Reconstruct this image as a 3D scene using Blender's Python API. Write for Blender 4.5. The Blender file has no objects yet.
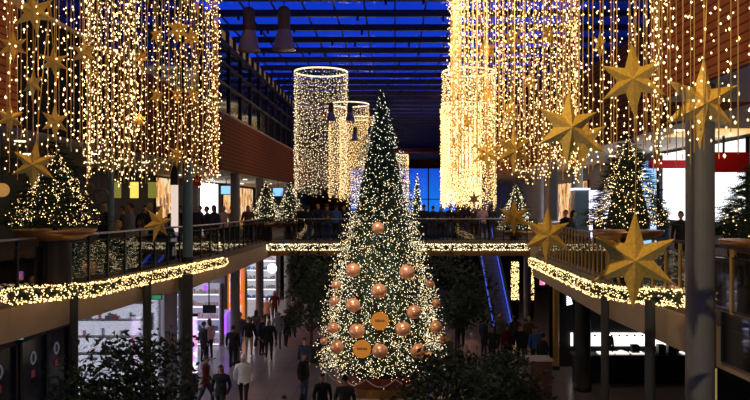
import bpy, math, random
from mathutils import Vector, Matrix
random.seed(7)
PI = math.pi
sc = bpy.context.scene
COL = sc.collection
EYE = 6.8          # eye height above the ground floor
DECK = 5.05        # upper gallery floor
SLABB = 4.40       # underside of the gallery slab
def P(px, py, d):  # a place in the mall from its bearing and distance (used only for planning)
    return ((px-395)/750.0*d, d, EYE+(205-py)/750.0*d)
def X(px, d): return (px-395)/750.0*d
def Z(py, d): return EYE+(205-py)/750.0*d
U = random.uniform

# ------------------------------------------------------------------ materials
def nmat(name):
    m = bpy.data.materials.new(name); m.use_nodes = True
    nt = m.node_tree; return m, nt, nt.nodes['Principled BSDF']
def mat(name, col, rough=.6, metal=0., var=.0, scale=8., spec=.5, bump=0.):
    m, nt, b = nmat(name)
    b.inputs['Base Color'].default_value = (*col, 1)
    b.inputs['Roughness'].default_value = rough
    b.inputs['Metallic'].default_value = metal
    b.inputs['Specular IOR Level'].default_value = spec
    if var or bump:
        tc = nt.nodes.new('ShaderNodeTexCoord'); n = nt.nodes.new('ShaderNodeTexNoise')
        n.inputs['Scale'].default_value = scale; n.inputs['Detail'].default_value = 4
        nt.links.new(tc.outputs['Object'], n.inputs['Vector'])
        if var:
            r = nt.nodes.new('ShaderNodeValToRGB')
            r.color_ramp.elements[0].position = .3; r.color_ramp.elements[1].position = .7
            r.color_ramp.elements[0].color = (*[c*(1-var) for c in col], 1)
            r.color_ramp.elements[1].color = (*[min(1, c*(1+var)) for c in col], 1)
            nt.links.new(n.outputs['Fac'], r.inputs['Fac']); nt.links.new(r.outputs['Color'], b.inputs['Base Color'])
        if bump:
            bp = nt.nodes.new('ShaderNodeBump'); bp.inputs['Strength'].default_value = bump; bp.inputs['Distance'].default_value = .02
            nt.links.new(n.outputs['Fac'], bp.inputs['Height']); nt.links.new(bp.outputs['Normal'], b.inputs['Normal'])
    return m
def emit(name, col, s, nee=False, base=(.1, .1, .1)):
    m, nt, b = nmat(name)
    b.inputs['Base Color'].default_value = (*base, 1)
    b.inputs['Emission Color'].default_value = (*col, 1)
    b.inputs['Emission Strength'].default_value = s
    m.cycles.emission_sampling = 'AUTO' if nee else 'NONE'
    return m
def panel_emit(name, cols, s, scale=(3, 3, 3), cell=6., nee=False):
    """lit shop display: coloured cells of goods / graphics"""
    m, nt, b = nmat(name)
    tc = nt.nodes.new('ShaderNodeTexCoord'); mp = nt.nodes.new('ShaderNodeMapping')
    mp.inputs['Scale'].default_value = scale
    v = nt.nodes.new('ShaderNodeTexVoronoi'); v.inputs['Scale'].default_value = cell
    v.distance = 'CHEBYCHEV'
    sp = nt.nodes.new('ShaderNodeSeparateColor')
    r = nt.nodes.new('ShaderNodeValToRGB'); r.color_ramp.interpolation = 'CONSTANT'
    e = r.color_ramp.elements
    while len(e) < len(cols): e.new(1.)
    for i, c in enumerate(cols):
        e[i].position = i/len(cols); e[i].color = (*c, 1)
    nt.links.new(tc.outputs['Object'], mp.inputs['Vector']); nt.links.new(mp.outputs['Vector'], v.inputs['Vector'])
    nt.links.new(v.outputs['Color'], sp.inputs['Color']); nt.links.new(sp.outputs[0], r.inputs['Fac'])
    nt.links.new(r.outputs['Color'], b.inputs['Emission Color'])
    b.inputs['Base Color'].default_value = (.1, .1, .1, 1)
    b.inputs['Emission Strength'].default_value = s
    m.cycles.emission_sampling = 'AUTO' if nee else 'NONE'
    return m
def slat_mat(name, col, axis, per, dark=.35, rough=.8):
    m, nt, b = nmat(name)
    tc = nt.nodes.new('ShaderNodeTexCoord'); sx = nt.nodes.new('ShaderNodeSeparateXYZ')
    nt.links.new(tc.outputs['Object'], sx.inputs[0])
    mu = nt.nodes.new('ShaderNodeMath'); mu.operation = 'MULTIPLY'; mu.inputs[1].default_value = 1/per
    fr = nt.nodes.new('ShaderNodeMath'); fr.operation = 'FRACT'
    gt = nt.nodes.new('ShaderNodeMath'); gt.operation = 'GREATER_THAN'; gt.inputs[1].default_value = .22
    n = nt.nodes.new('ShaderNodeTexNoise'); n.inputs['Scale'].default_value = 2.2; n.inputs['Detail'].default_value = 5
    nt.links.new(tc.outputs['Object'], n.inputs['Vector'])
    nt.links.new(sx.outputs[axis], mu.inputs[0]); nt.links.new(mu.outputs[0], fr.inputs[0]); nt.links.new(fr.outputs[0], gt.inputs[0])
    mx = nt.nodes.new('ShaderNodeMix'); mx.data_type = 'RGBA'
    mx.inputs['A'].default_value = (*[c*dark for c in col], 1); mx.inputs['B'].default_value = (*col, 1)
    nt.links.new(gt.outputs[0], mx.inputs['Factor'])
    m2 = nt.nodes.new('ShaderNodeMix'); m2.data_type = 'RGBA'; m2.blend_type = 'MULTIPLY'; m2.inputs['Factor'].default_value = .5
    nt.links.new(mx.outputs['Result'], m2.inputs['A']); nt.links.new(n.outputs['Color'], m2.inputs['B'])
    nt.links.new(m2.outputs['Result'], b.inputs['Base Color'])
    b.inputs['Roughness'].default_value = rough; b.inputs['Specular IOR Level'].default_value = .1
    return m
def glass(name, tint=(.8, .85, .9), refl=.12, rough=.02, fk=.8):
    m = bpy.data.materials.new(name); m.use_nodes = True; nt = m.node_tree; nt.nodes.clear()
    o = nt.nodes.new('ShaderNodeOutputMaterial'); t = nt.nodes.new('ShaderNodeBsdfTransparent'); g = nt.nodes.new('ShaderNodeBsdfGlossy')
    fr = nt.nodes.new('ShaderNodeFresnel'); fr.inputs[0].default_value = 1.45
    ad = nt.nodes.new('ShaderNodeMath'); ad.operation = 'MULTIPLY_ADD'; ad.inputs[1].default_value = fk; ad.inputs[2].default_value = refl
    ad.use_clamp = True
    mx = nt.nodes.new('ShaderNodeMixShader'); t.inputs[0].default_value = (*tint, 1); g.inputs['Roughness'].default_value = rough
    nt.links.new(fr.outputs[0], ad.inputs[0]); nt.links.new(ad.outputs[0], mx.inputs[0])
    nt.links.new(t.outputs[0], mx.inputs[1]); nt.links.new(g.outputs[0], mx.inputs[2]); nt.links.new(mx.outputs[0], o.inputs[0])
    return m
def tile_mat():
    m, nt, b = nmat('stone_tiles')
    tc = nt.nodes.new('ShaderNodeTexCoord'); br = nt.nodes.new('ShaderNodeTexBrick')
    br.offset = 0; br.inputs['Scale'].default_value = 1.; br.inputs['Brick Width'].default_value = .9; br.inputs['Row Height'].default_value = .9
    br.inputs['Mortar Size'].default_value = .012
    br.inputs['Color1'].default_value = (.30, .25, .26, 1); br.inputs['Color2'].default_value = (.23, .19, .20, 1); br.inputs['Mortar'].default_value = (.05, .045, .045, 1)
    nt.links.new(tc.outputs['Object'], br.inputs['Vector']); nt.links.new(br.outputs['Color'], b.inputs['Base Color'])
    b.inputs['Roughness'].default_value = .28
    return m
M = {}
M['tile'] = tile_mat()
M['deckfloor'] = mat('gallery_stone', (.16, .12, .09), .65, var=.25, scale=3)
M['plaster'] = mat('beige_plaster', (.50, .36, .24), .7, var=.08, scale=2)
M['ceil'] = mat('pale_ceiling', (.66, .56, .44), .7)
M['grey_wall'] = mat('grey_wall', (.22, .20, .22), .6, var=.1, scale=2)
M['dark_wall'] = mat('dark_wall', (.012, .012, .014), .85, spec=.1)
M['white_wall'] = mat('white_shop_wall', (.75, .75, .8), .6)
M['wood'] = slat_mat('red_brown_wood_slats', (.30, .085, .025), 2, .16)
M['woodR'] = slat_mat('orange_wood_slats', (.50, .15, .05), 2, .13)
M['steel'] = mat('dark_steel', (.035, .035, .04), .45, .6)
M['beam'] = mat('roof_steel', (.05, .045, .06), .5, .3)
M['brushed'] = mat('brushed_steel', (.5, .5, .52), .3, .9)
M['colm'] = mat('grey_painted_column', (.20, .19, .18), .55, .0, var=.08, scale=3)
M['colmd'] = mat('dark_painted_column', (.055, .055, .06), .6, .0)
M['bluecol'] = mat('blue_grey_column', (.12, .20, .26), .35, .2)
M['goldcol'] = mat('ochre_column', (.60, .34, .08), .4, .2)
M['glass'] = glass('clear_glass', (.8, .82, .84), .03)
M['roofglass'] = glass('roof_glass', (.95, .97, 1.), .0, fk=.12)
M['darkglass'] = mat('dark_facade_glass', (.008, .008, .010), .10, 0, spec=.5)
M['bulb'] = emit('warm_bulb', (1., .65, .29), 4.0)
M['bulbG'] = emit('golden_bulb', (1., .66, .27), 3.4)
M['bulbW'] = emit('white_bulb', (1., .82, .50), 3.0)
M['bulbT'] = emit('tree_bulb', (.92, .88, .66), 2.9)
M['ringlight'] = emit('lit_ring', (1., .8, .5), 1.8)
M['wire'] = mat('gold_wire', (.75, .45, .14), .4, .5)
M['cable'] = mat('black_cable', (.02, .02, .02), .6)
M['gold'] = mat('gold_paper', (.88, .52, .08), .55, .15, var=.18, scale=14, bump=.15)
M['bowl'] = mat('bronze_bowl', (.55, .26, .09), .35, .7)
M['copper'] = mat('copper_bauble', (1., .46, .24), .30, .35, spec=.9)
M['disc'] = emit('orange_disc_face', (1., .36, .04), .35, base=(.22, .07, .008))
M['ink'] = mat('dark_print', (.05, .02, .01), .6)
M['fir'] = mat('fir_needles', (.012, .036, .017), .6, var=.4, scale=5)
M['leaf'] = mat('glossy_leaf', (.03, .06, .03), .35, var=.4, scale=3)
M['bark'] = mat('bark', (.06, .035, .02), .8)
M['pot'] = mat('dark_pot', (.018, .015, .014), .6)
M['redbrown'] = mat('oxblood_panel', (.12, .02, .015), .5)
M['goldpanel'] = mat('gold_band', (.26, .12, .03), .4, .4)
M['rope'] = mat('beige_rope', (.4, .3, .25), .7)
M['red'] = mat('red_lacquer', (.45, .004, .012), .6, spec=.2)
M['redflower'] = mat('red_flower', (.75, .02, .02), .5)
M['lampglass'] = mat('lamp_shade_glass', (.55, .40, .42), .25, .35)
M['blackplastic'] = mat('black_plastic', (.02, .02, .022), .4)
M['counter'] = mat('black_counter', (.02, .02, .022), .25)
M['wtop'] = mat('pale_counter_top', (.7, .68, .66), .3)
M['handrail_blue'] = emit('blue_lit_panel', (.06, .14, 1.), .65)
M['rubber'] = mat('rubber', (.015, .015, .018), .5)
M['white_light'] = emit('white_light_panel', (.95, .95, 1.), 3., True)
M['cool_light'] = emit('cool_light_panel', (.80, .78, 1.), 2.2, True)
M['warm_light'] = emit('warm_downlight', (1., .8, .55), 5., True)
M['yellow_sign'] = emit('yellow_sign', (1., .75, .12), 1.1)
M['green_sign'] = emit('green_exit_light', (.05, .8, .35), .3)
M['cyan_sign'] = emit('cyan_sign', (.2, .8, 1.), .4)
M['blue_sign'] = emit('blue_sign', (.05, .2, 1.), 1.)
M['violet'] = emit('violet_light', (.30, .06, 1.), 2.)
M['screen'] = emit('tv_screen', (.25, .55, 1.), 1.3)
M['display_red'] = panel_emit('red_display', [(1, .04, .02), (1, .25, .05), (.9, .7, .5), (.6, .02, .05), (.3, .2, .9), (1, .6, .2)], 1.3, (1, 3, 1.2), 3.)
M['display_white'] = panel_emit('white_display', [(.9, .9, 1), (.8, .8, 1), (.5, .4, .9), (.95, .9, 1), (.9, .9, 1), (.12, .12, .3)], 2.0, (1, 1, 1.6), 2.2)
M['display_violet'] = panel_emit('violet_display', [(.9, .5, 1), (.5, .3, 1), (1, .9, 1), (1, .2, .4), (.4, .5, 1)], 1.4, (1, 1, 1), 6.)
M['display_gold'] = panel_emit('gold_display', [(1, .6, .2), (.9, .35, .1), (1, .8, .5), (.3, .1, .03)], .9, (1, 2, 1), 2.)
M['blue_screenwall'] = panel_emit('backlit_white_wall', [(.95, .98, 1), (.88, .95, 1), (.92, .97, 1)], 1.9, (4, 4, 4), 1., True)
M['menu'] = panel_emit('menu_board', [(1, .97, .92), (1, .95, .88), (1, .98, .95), (.75, .7, .62)], 2.2, (3, 1, 3), 1.2, True)
SKIN = mat('skin', (.55, .30, .20), .5)
def cloth(n, c): return mat('cloth_'+n, c, .85, var=.15, scale=20)
CL = {'black': cloth('black', (.015, .015, .018)), 'navy': cloth('navy', (.02, .03, .08)), 'charcoal': cloth('charcoal', (.05, .05, .055)),
      'brown': cloth('brown', (.10, .05, .03)), 'white': cloth('white', (.9, .9, .93)), 'pink': cloth('pink', (.7, .45, .5)),
      'grey': cloth('grey', (.22, .22, .24)), 'red': cloth('red', (.12, .012, .012)), 'blue': cloth('blue', (.05, .15, .4)), 'olive': cloth('olive', (.08, .09, .05)),
      'beige': cloth('beige', (.5, .4, .3)), 'jeans': cloth('jeans', (.06, .09, .18))}
HAIR = {'dark': mat('dark_hair', (.02, .012, .008), .5), 'blond': mat('blond_hair', (.45, .28, .12), .5), 'greyh': mat('grey_hair', (.4, .38, .36), .5)}

# ------------------------------------------------------------------ mesh builder
def tag(o, label=None, cat=None, group=None, kind=None):
    if label: o['label'] = label
    if cat: o['category'] = cat
    if group: o['group'] = group
    if kind: o['kind'] = kind
    return o
def empty(name, loc, label=None, cat=None, group=None, rz=0.):
    o = bpy.data.objects.new(name, None); COL.objects.link(o); o.empty_display_size = .1
    o.location = loc; o.rotation_euler = (0, 0, rz)
    return tag(o, label, cat, group)
def absloc(o):
    v = Vector((0, 0, 0))
    while o is not None: v += o.location; o = o.parent
    return v
class MB:
    def __init__(s): s.v = []; s.f = []; s.m = []
    def add(s, vs, fs, mi=0):
        n = len(s.v); s.v.extend([tuple(v) for v in vs]); s.f.extend([tuple(i+n for i in f) for f in fs]); s.m.extend([mi]*len(fs)); return s
    def box(s, a, b, mi=0):
        x0, x1 = sorted((a[0], b[0])); y0, y1 = sorted((a[1], b[1])); z0, z1 = sorted((a[2], b[2]))
        return s.add([(x0, y0, z0), (x1, y0, z0), (x1, y1, z0), (x0, y1, z0), (x0, y0, z1), (x1, y0, z1), (x1, y1, z1), (x0, y1, z1)],
              [(3, 2, 1, 0), (4, 5, 6, 7), (0, 1, 5, 4), (1, 2, 6, 5), (2, 3, 7, 6), (3, 0, 4, 7)], mi)
    def bar(s, p, q, w, h, mi=0):     # box section bar from p to q
        p = Vector(p); q = Vector(q); d = (q-p).normalized()
        u = Vector((0, 0, 1)) if abs(d.z) < .95 else Vector((1, 0, 0))
        a = d.cross(u).normalized()*w/2; c = a.cross(d).normalized()*h/2
        return s.add([p-a-c, p+a-c, p+a+c, p-a+c, q-a-c, q+a-c, q+a+c, q-a+c],
              [(0, 1, 2, 3), (7, 6, 5, 4), (0, 4, 5, 1), (1, 5, 6, 2), (2, 6, 7, 3), (3, 7, 4, 0)], mi)
    def tube(s, pts, r, n=6, mi=0, caps=True):
        pts = [Vector(p) for p in pts]; rs = r if isinstance(r, (list, tuple)) else [r]*len(pts)
        vs = []
        for i, p in enumerate(pts):
            d = (pts[min(i+1, len(pts)-1)]-pts[max(i-1, 0)]).normalized()
            u = Vector((0, 0, 1)) if abs(d.z) < .9 else Vector((1, 0, 0))
            a = d.cross(u).normalized(); b = a.cross(d).normalized()
            for k in range(n):
                t = 2*PI*k/n; vs.append(p+(a*math.cos(t)+b*math.sin(t))*rs[i])
        fs = []
        for i in range(len(pts)-1):
            for k in range(n):
                k2 = (k+1) % n; fs.append((i*n+k, i*n+k2, (i+1)*n+k2, (i+1)*n+k))
        if caps: fs.append(tuple(range(n-1, -1, -1))); fs.append(tuple((len(pts)-1)*n+k for k in range(n)))
        return s.add(vs, fs, mi)
    def lathe(s, prof, c=(0, 0, 0), n=24, mi=0):   # prof: (r, z)
        vs = []; fs = []
        for r, z in prof:
            for k in range(n):
                t = 2*PI*k/n; vs.append((c[0]+r*math.cos(t), c[1]+r*math.sin(t), c[2]+z))
        for i in range(len(prof)-1):
            for k in range(n):
                k2 = (k+1) % n; fs.append((i*n+k, i*n+k2, (i+1)*n+k2, (i+1)*n+k))
        if prof[0][0] > 1e-4: fs.append(tuple(range(n-1, -1, -1)))
        if prof[-1][0] > 1e-4: fs.append(tuple((len(prof)-1)*n+k for k in range(n)))
        return s.add(vs, fs, mi)
    def ball(s, c, r, n=16, m=10, mi=0, sx=1, sy=1, sz=1):
        prof = [(max(1e-5, math.sin(PI*i/m)), -math.cos(PI*i/m)) for i in range(m+1)]
        vs = []; fs = []
        for rr, z in prof:
            for k in range(n):
                t = 2*PI*k/n; vs.append((c[0]+r*sx*rr*math.cos(t), c[1]+r*sy*rr*math.sin(t), c[2]+r*sz*z))
        for i in range(m):
            for k in range(n):
                k2 = (k+1) % n; fs.append((i*n+k, i*n+k2, (i+1)*n+k2, (i+1)*n+k))
        return s.add(vs, fs, mi)
    def octa(s, c, r, h, mi=0):
        x, y, z = c
        return s.add([(x, y, z+h), (x+r, y, z), (x, y+r, z), (x-r, y, z), (x, y-r, z), (x, y, z-h)],
            [(0, 1, 2), (0, 2, 3), (0, 3, 4), (0, 4, 1), (5, 2, 1), (5, 3, 2), (5, 4, 3), (5, 1, 4)], mi)
    def prism(s, poly, z0, z1, mi=0):
        n = len(poly); vs = [(x, y, z0) for x, y in poly]+[(x, y, z1) for x, y in poly]
        ar = sum(poly[i][0]*poly[(i+1) % n][1]-poly[(i+1) % n][0]*poly[i][1] for i in range(n))
        fs = [tuple(range(n-1, -1, -1)), tuple(range(n, 2*n))]+[(i, (i+1) % n, n+(i+1) % n, n+i) for i in range(n)]
        if ar < 0: fs = [tuple(reversed(f)) for f in fs]
        return s.add(vs, fs, mi)
    def build(s, name, mats, parent=None, smooth=False, world=True, kind=None):
        off = absloc(parent) if (parent is not None and world) else Vector((0, 0, 0))
        me = bpy.data.meshes.new(name)
        me.from_pydata([(v[0]-off.x, v[1]-off.y, v[2]-off.z) for v in s.v], [], s.f)
        if not isinstance(mats, (list, tuple)): mats = [mats]
        for m in mats: me.materials.append(m)
        if len(mats) > 1: me.polygons.foreach_set('material_index', s.m)
        if smooth: me.polygons.foreach_set('use_smooth', [True]*len(s.f))
        me.update()
        o = bpy.data.objects.new(name, me); COL.objects.link(o)
        if parent is not None: o.parent = parent
        if kind: o['kind'] = kind
        return o
def copy_tree(o, parent=None):
    c = o.copy(); COL.objects.link(c); c.parent = parent
    for ch in list(o.children): copy_tree(ch, c)
    return c
def struct(name, mb, m): return tag(mb.build(name, m), kind='structure')
_tn = [0]
def trim(mb, m): _tn[0] += 1; return struct('trim_%d' % _tn[0], mb, m)
_wn = [0]
def window(mb, m): _wn[0] += 1; return struct('window_%d' % _wn[0], mb, m)
def lerp(a, b, t): return a+(b-a)*t
def polypt(poly, t):      # point on a polyline at length t
    for a, b in zip(poly, poly[1:]):
        L = (Vector(b)-Vector(a)).length
        if t <= L: return Vector(a).lerp(Vector(b), t/L)
        t -= L
    return Vector(poly[-1])
def polylen(poly): return sum((Vector(b)-Vector(a)).length for a, b in zip(poly, poly[1:]))

# ------------------------------------------------------------------ the setting
LE = [(-6.25, 60), (-6.25, 40.1), (-6.2, 26), (-7.05, 16.7), (-7.25, 14), (-8.2, 8)]   # edge of the left gallery
RE = [(6.6, 60), (6.6, 41), (6.6, 30.5), (5.05, 27), (4.85, 17.6), (5.0, 15), (5.2, 11), (5.3, 6)]
struct('floor', MB().box((-14, 2, -.3), (14, 100, 0)), M['tile'])
LG = struct('trim_90', MB().prism([(-13, 60)]+LE+[(-13, 8)], SLABB+.05, DECK), M['deckfloor'])
RG = struct('trim_91', MB().prism([(13, 60)]+RE+[(13, 6)], SLABB+.05, DECK), M['deckfloor'])
# plaster fascias along the slab edges
def fascia(E, n, out, z0, z1, m):
    mb = MB()
    for a, b in zip(E, E[1:]):
        mb.bar((a[0]+out, a[1], (z0+z1)/2), (b[0]+out, b[1], (z0+z1)/2), .08, z1-z0)
    return struct(n, mb, m)
fascia(LE[1:], 'trim_92', .05, 4.25, 4.88, M['plaster'])
fascia(RE[1:], 'trim_93', -.05, 4.25, 4.88, M['plaster'])
struct('trim_94', MB().box((-6.25, 36.2, SLABB), (6.6, 40, DECK)), M['deckfloor'])     # the bridge across the middle
struct('trim_95', MB().box((-6.25, 36.1, SLABB-.05), (6.6, 36.18, DECK-.1)), M['goldpanel'])
struct('trim_96', MB().box((-13, 60.1, SLABB), (13, 99, DECK)), M['deckfloor'])
struct('trim_97', MB().box((4.6, 48, SLABB), (6.58, 59.9, DECK)), M['deckfloor'])
# gallery undersides
struct('ceiling_ground_left', MB().prism([(-13, 60)]+[(x-.1, y) for x, y in LE]+[(-13, 8)], SLABB-.02, SLABB+.04), M['plaster'])
struct('ceiling_ground_right', MB().prism([(13, 60)]+[(x+.1, y) for x, y in RE]+[(13, 6)], SLABB-.02, SLABB+.04), M['plaster'])
# upper walls
CZL = EYE+1.37; CZR = EYE+1.9; ROOF = EYE+6.95
struct('wall_upper_left', MB().box((-11.3, 6, DECK), (-11.1, 99, CZL)), mat('dark_gallery_wall', (.07, .06, .06), .7))
struct('wall_upper_right', MB().box((9.6, 6, DECK), (9.8, 99, CZR)), M['grey_wall'])
struct('ceiling_left', MB().box((-11.1, 6, CZL), (-6.62, 99, CZL+.2)), M['ceil'])
struct('ceiling_right', MB().prism([(4.8, 3), (4.8, 13.8), (6.6, 13.8), (6.6, 99), (9.8, 99), (9.8, 3)], CZR, CZR+.2), M['ceil'])
struct('trim_98', MB().box((-6.6, 17.5, CZL-.02), (-6.5, 99, EYE+3.45)), M['wood'])
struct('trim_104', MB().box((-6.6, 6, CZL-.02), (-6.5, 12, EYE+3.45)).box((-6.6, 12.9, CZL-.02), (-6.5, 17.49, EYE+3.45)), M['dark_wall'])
struct('trim_105', MB().box((-6.6, 12.01, CZL-.02), (-6.5, 12.89, EYE+3.45)), M['woodR'])
struct('trim_99', MB().box((-6.62, 6, EYE+3.46), (-6.46, 99, EYE+3.54)), M['plaster'])
struct('wall_facade_left', MB().box((-6.8, 6, EYE+3.57), (-6.62, 99, ROOF-.8)), M['darkglass'])
struct('wall_facade_right', MB().box((6.6, 13.9, CZR+.21), (6.8, 99, ROOF-.02)), M['darkglass'])
struct('trim_106', MB().box((6.5, 13.9, CZR-.02), (6.59, 99, EYE+4.6)), M['wood'])
struct('trim_100', MB().box((4.68, 3, CZR-.02), (4.78, 13.8, ROOF+2)), M['woodR'])
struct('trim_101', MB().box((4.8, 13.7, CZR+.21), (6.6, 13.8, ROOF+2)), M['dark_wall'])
# slanting line of lit clerestory lights under the roof edge, left
struct('trim_102', MB().box((-6.8, 6, ROOF-.79), (-6.5, 99, ROOF-.66)), M['steel'])
mb = MB()
for i in range(65):
    y = 14+i*1.3; mb.box((-6.7, y, ROOF-.62), (-6.62, y+1.0, ROOF-.22))
window(mb, emit('clerestory_glow', (.85, .45, .16), .16))
mb = MB()
for i in range(66): mb.box((-6.72, 13.72+i*1.3, ROOF-.66), (-6.5, 13.86+i*1.3, ROOF-.15))
trim(mb, M['steel'])
for z, w in ((EYE+4.6, .08), (EYE+5.4, .08)):
    trim(MB().box((-6.62, 8, z), (-6.52, 99, z+w)), M['steel'])
mb = MB()
for i in range(36): mb.box((-6.62, 10+i*2.2, EYE+3.57), (-6.54, 10.07+i*2.2, ROOF-.8))
trim(mb, M['steel'])
# roof: cross beams, rafters, glass
for i in range(40):
    y = 12.+i*2.2
    trim(MB().box((-6.9, y, ROOF-.05), (6.9, y+.14, ROOF+.19)), M['beam'])
for i in range(13):
    x = -6.6+i*1.1
    trim(MB().box((x-.03, 10, ROOF+.20), (x+.03, 99, ROOF+.25)), M['beam'])
mb = MB()
for i in range(40):
    y = 12.9+i*2.2
    mb.box((-6.9, y+.0, ROOF+.33), (6.9, y+.06, ROOF+.38)); mb.box((-6.9, y+.7, ROOF+.33), (6.9, y+.74, ROOF+.36))
trim(mb, M['beam'])
struct('window_roof', MB().box((-6.9, 12.1, ROOF+.46), (6.9, 99, ROOF+.48)), M['roofglass'])
mb = MB()               # small fittings hanging under the beams
for i in range(30):
    for k in range(5):
        x = U(-6, 6); y = 12.07+i*2.2; mb.box((x-.04, y-.04, ROOF-.05-U(.08, .2)), (x+.04, y+.04, ROOF-.04))
trim(mb, M['steel'])
# the hall goes on behind the viewer
struct('wall_front', MB().box((-13, -6.2, 0), (13, -6, ROOF+2)), M['plaster'])
struct('wall_front_left', MB().box((-13.2, -6, 0), (-13, 8, ROOF+2)), M['dark_wall'])
struct('wall_front_right', MB().box((13, -6, 0), (13.2, 8, ROOF+2)), M['dark_wall'])
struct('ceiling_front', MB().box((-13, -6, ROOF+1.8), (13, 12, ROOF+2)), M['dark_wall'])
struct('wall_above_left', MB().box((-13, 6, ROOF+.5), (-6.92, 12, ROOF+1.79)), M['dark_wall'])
struct('trim_103', MB().box((-11, -6, SLABB), (11, -.8, DECK)), M['deckfloor'])
# end wall with the blue evening window
WZ0, WZ1 = EYE-.9, EYE+4.8
struct('wall_back', MB().box((-13, 98.6, 0), (13, 99, WZ0)).box((-13, 98.6, WZ1), (13, 99, ROOF+2)).box((-13, 98.6, WZ0), (-6, 99, WZ1)).box((8, 98.6, WZ0), (13, 99, WZ1)), M['wood'])
mb = MB()
for x in (-6, -2.5, .9, 4.3, 7.9): mb.box((x, 98.4, WZ0), (x+.16, 98.6, WZ1))
mb.box((-6, 98.4, WZ0+1.6), (8, 98.55, WZ0+1.72))
trim(mb, M['steel'])
window(MB().box((-6, 98.7, WZ0), (8, 98.72, WZ1)), M['roofglass'])
struct('ceiling_soffit', MB().box((-6.5, 84, ROOF-1.0), (6.6, 98.5, ROOF-.6)), M['wood'])

# ---- ground floor left: shops
GL = -8.3
def wallbox(name, a, b, m='grey_wall'): return struct(name, MB().box(a, b), M[m])
wallbox('wall_ground_left_back', (-13, 8, 0), (-12.8, 98.5, SLABB-.03), 'white_wall')
for i, (y0, y1, m) in enumerate([(8, 8.3, 'dark_wall'), (19.2, 19.5, 'dark_wall'), (27.0, 28.6, 'grey_wall'), (36.6, 37.2, 'grey_wall'), (41.2, 42.2, 'goldcol'), (54, 54.4, 'grey_wall')]):
    wallbox('wall_ground_left_%d' % (i+1), (-12.79, y0, 0), (GL, y1, SLABB-.03), m)
wallbox('wall_left_lintel', (GL-.25, 19.5, 3.85), (GL, 27., SLABB-.03), 'grey_wall')
wallbox('wall_left_lintel_b', (GL-.25, 28.6, 3.4), (GL, 36.6, SLABB-.03), 'grey_wall')
# dark glass doors near left
for i in range(3):
    y0 = 11.2+i*2.65
    d = struct('door_%d' % (i+1), MB().box((GL-.05, y0, .02), (GL, y0+2.55, 3.85)), mat('door_glass_%d' % i, (.03, .04, .07), .1, .2))
    f = MB()
    for yy in (y0, y0+1.24, y0+2.45): f.box((GL+.001, yy, .02), (GL+.06, yy+.1, 3.85))
    f.box((GL+.001, y0, 3.75), (GL+.06, y0+2.55, 3.85)).box((GL+.001, y0, .02), (GL+.06, y0+2.55, .15))
    f.build('door_frame', M['steel'], d)
    g = MB()      # etched pale emblem above red mark on each leaf, both given added glow
    for yy in (y0+.67, y0+1.85):
        for k in range(14):
            a = 2*PI*k/14; b = 2*PI*(k+1)/14
            g.bar((GL+.02, yy+.16*math.cos(a)*.7, 3.3+.13*math.sin(a)), (GL+.02, yy+.16*math.cos(b)*.7, 3.3+.13*math.sin(b)), .01, .05)
    g.build('emblem', emit('emblem_added_glow', (.6, .65, .8), .09), d)
    g = MB()
    for yy in (y0+.67, y0+1.85): g.box((GL+.01, yy-.08, 2.86), (GL+.02, yy+.08, 3.02))
    g.build('red_mark', emit('red_mark_added_glow', (.8, .05, .08), .06), d)
    g = MB().box((GL+.06, y0+1.15, 1.0), (GL+.10, y0+1.2, 1.6)).box((GL+.06, y0+1.34, 1.0), (GL+.10, y0+1.39, 1.6)); g.build('door_handle', M['brushed'], d)
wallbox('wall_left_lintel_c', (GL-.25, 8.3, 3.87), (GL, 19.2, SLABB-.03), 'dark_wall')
window(MB().box((GL-.1, 19.6, .1), (GL-.08, 26.9, 3.84)), M['glass'])
def bx_obj(name, a, b, m, label, cat, group=None): return tag(MB().box(a, b).build(name, M[m]), label, cat, group)
# white shop interior
e = empty('wall_display', (-12.65, 23.2, 0), 'long backlit white display wall with dark screens inside the shop behind the left leafy tree', 'display')
MB().box((-12.7, 19.7, .02), (-12.6, 26.8, 3.95)).build('lit_panel', emit('lilac_white_panel', (.84, .82, 1.), 3.0), e)
for z in (1.6, 2.3, 3.0): MB().box((-12.59, 19.7, z), (-12.3, 26.8, z+.05)).build('shelf', M['grey_wall'], e)
for y, z, h in ((20.3, 3.2, .6), (22.2, 3.15, .65), (25.6, 3.3, .45), (24.3, 2.45, .45)): MB().box((-12.58, y, z), (-12.5, y+.8, z+h)).build('screen', M['blackplastic'], e)
for k in range(18): MB().box((-12.55, 19.9+k*.38, 2.355), (-12.4, 20.02+k*.38, 2.5+U(0, .3))).build('bottle', M[random.choice(['red', 'violet', 'grey_wall', 'goldcol'])], e)
e = empty('end_display', (-10.4, 26.85, 0), 'backlit white end wall of the white shop with dark screens and shelves', 'display')
MB().box((-12.5, 26.85, .02), (-8.5, 26.95, 4.1)).build('lit_panel', emit('white_lilac_panel', (.86, .84, 1.), 3.0), e)
for z in (1.5, 2.1, 2.7, 3.3): MB().box((-11.6, 26.5, z), (-8.6, 26.84, z+.04)).build('shelf', M['grey_wall'], e)
MB().box((-12.5, 26.78, 3.82), (-8.5, 26.84, 4.1)).build('violet_band', emit('violet_band', (.35, .25, .9), 1.4), e)
MB().box((-10.75, 26.6, 3.45), (-10.45, 26.8, 4.05)).build('screen', M['blackplastic'], e)
MB().box((-9.9, 26.6, 3.7), (-9.2, 26.7, 3.98)).build('screen', M['blackplastic'], e)
MB().box((-8.95, 26.6, 2.35), (-8.6, 26.8, 2.95)).build('screen', M['blackplastic'], e)
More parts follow.
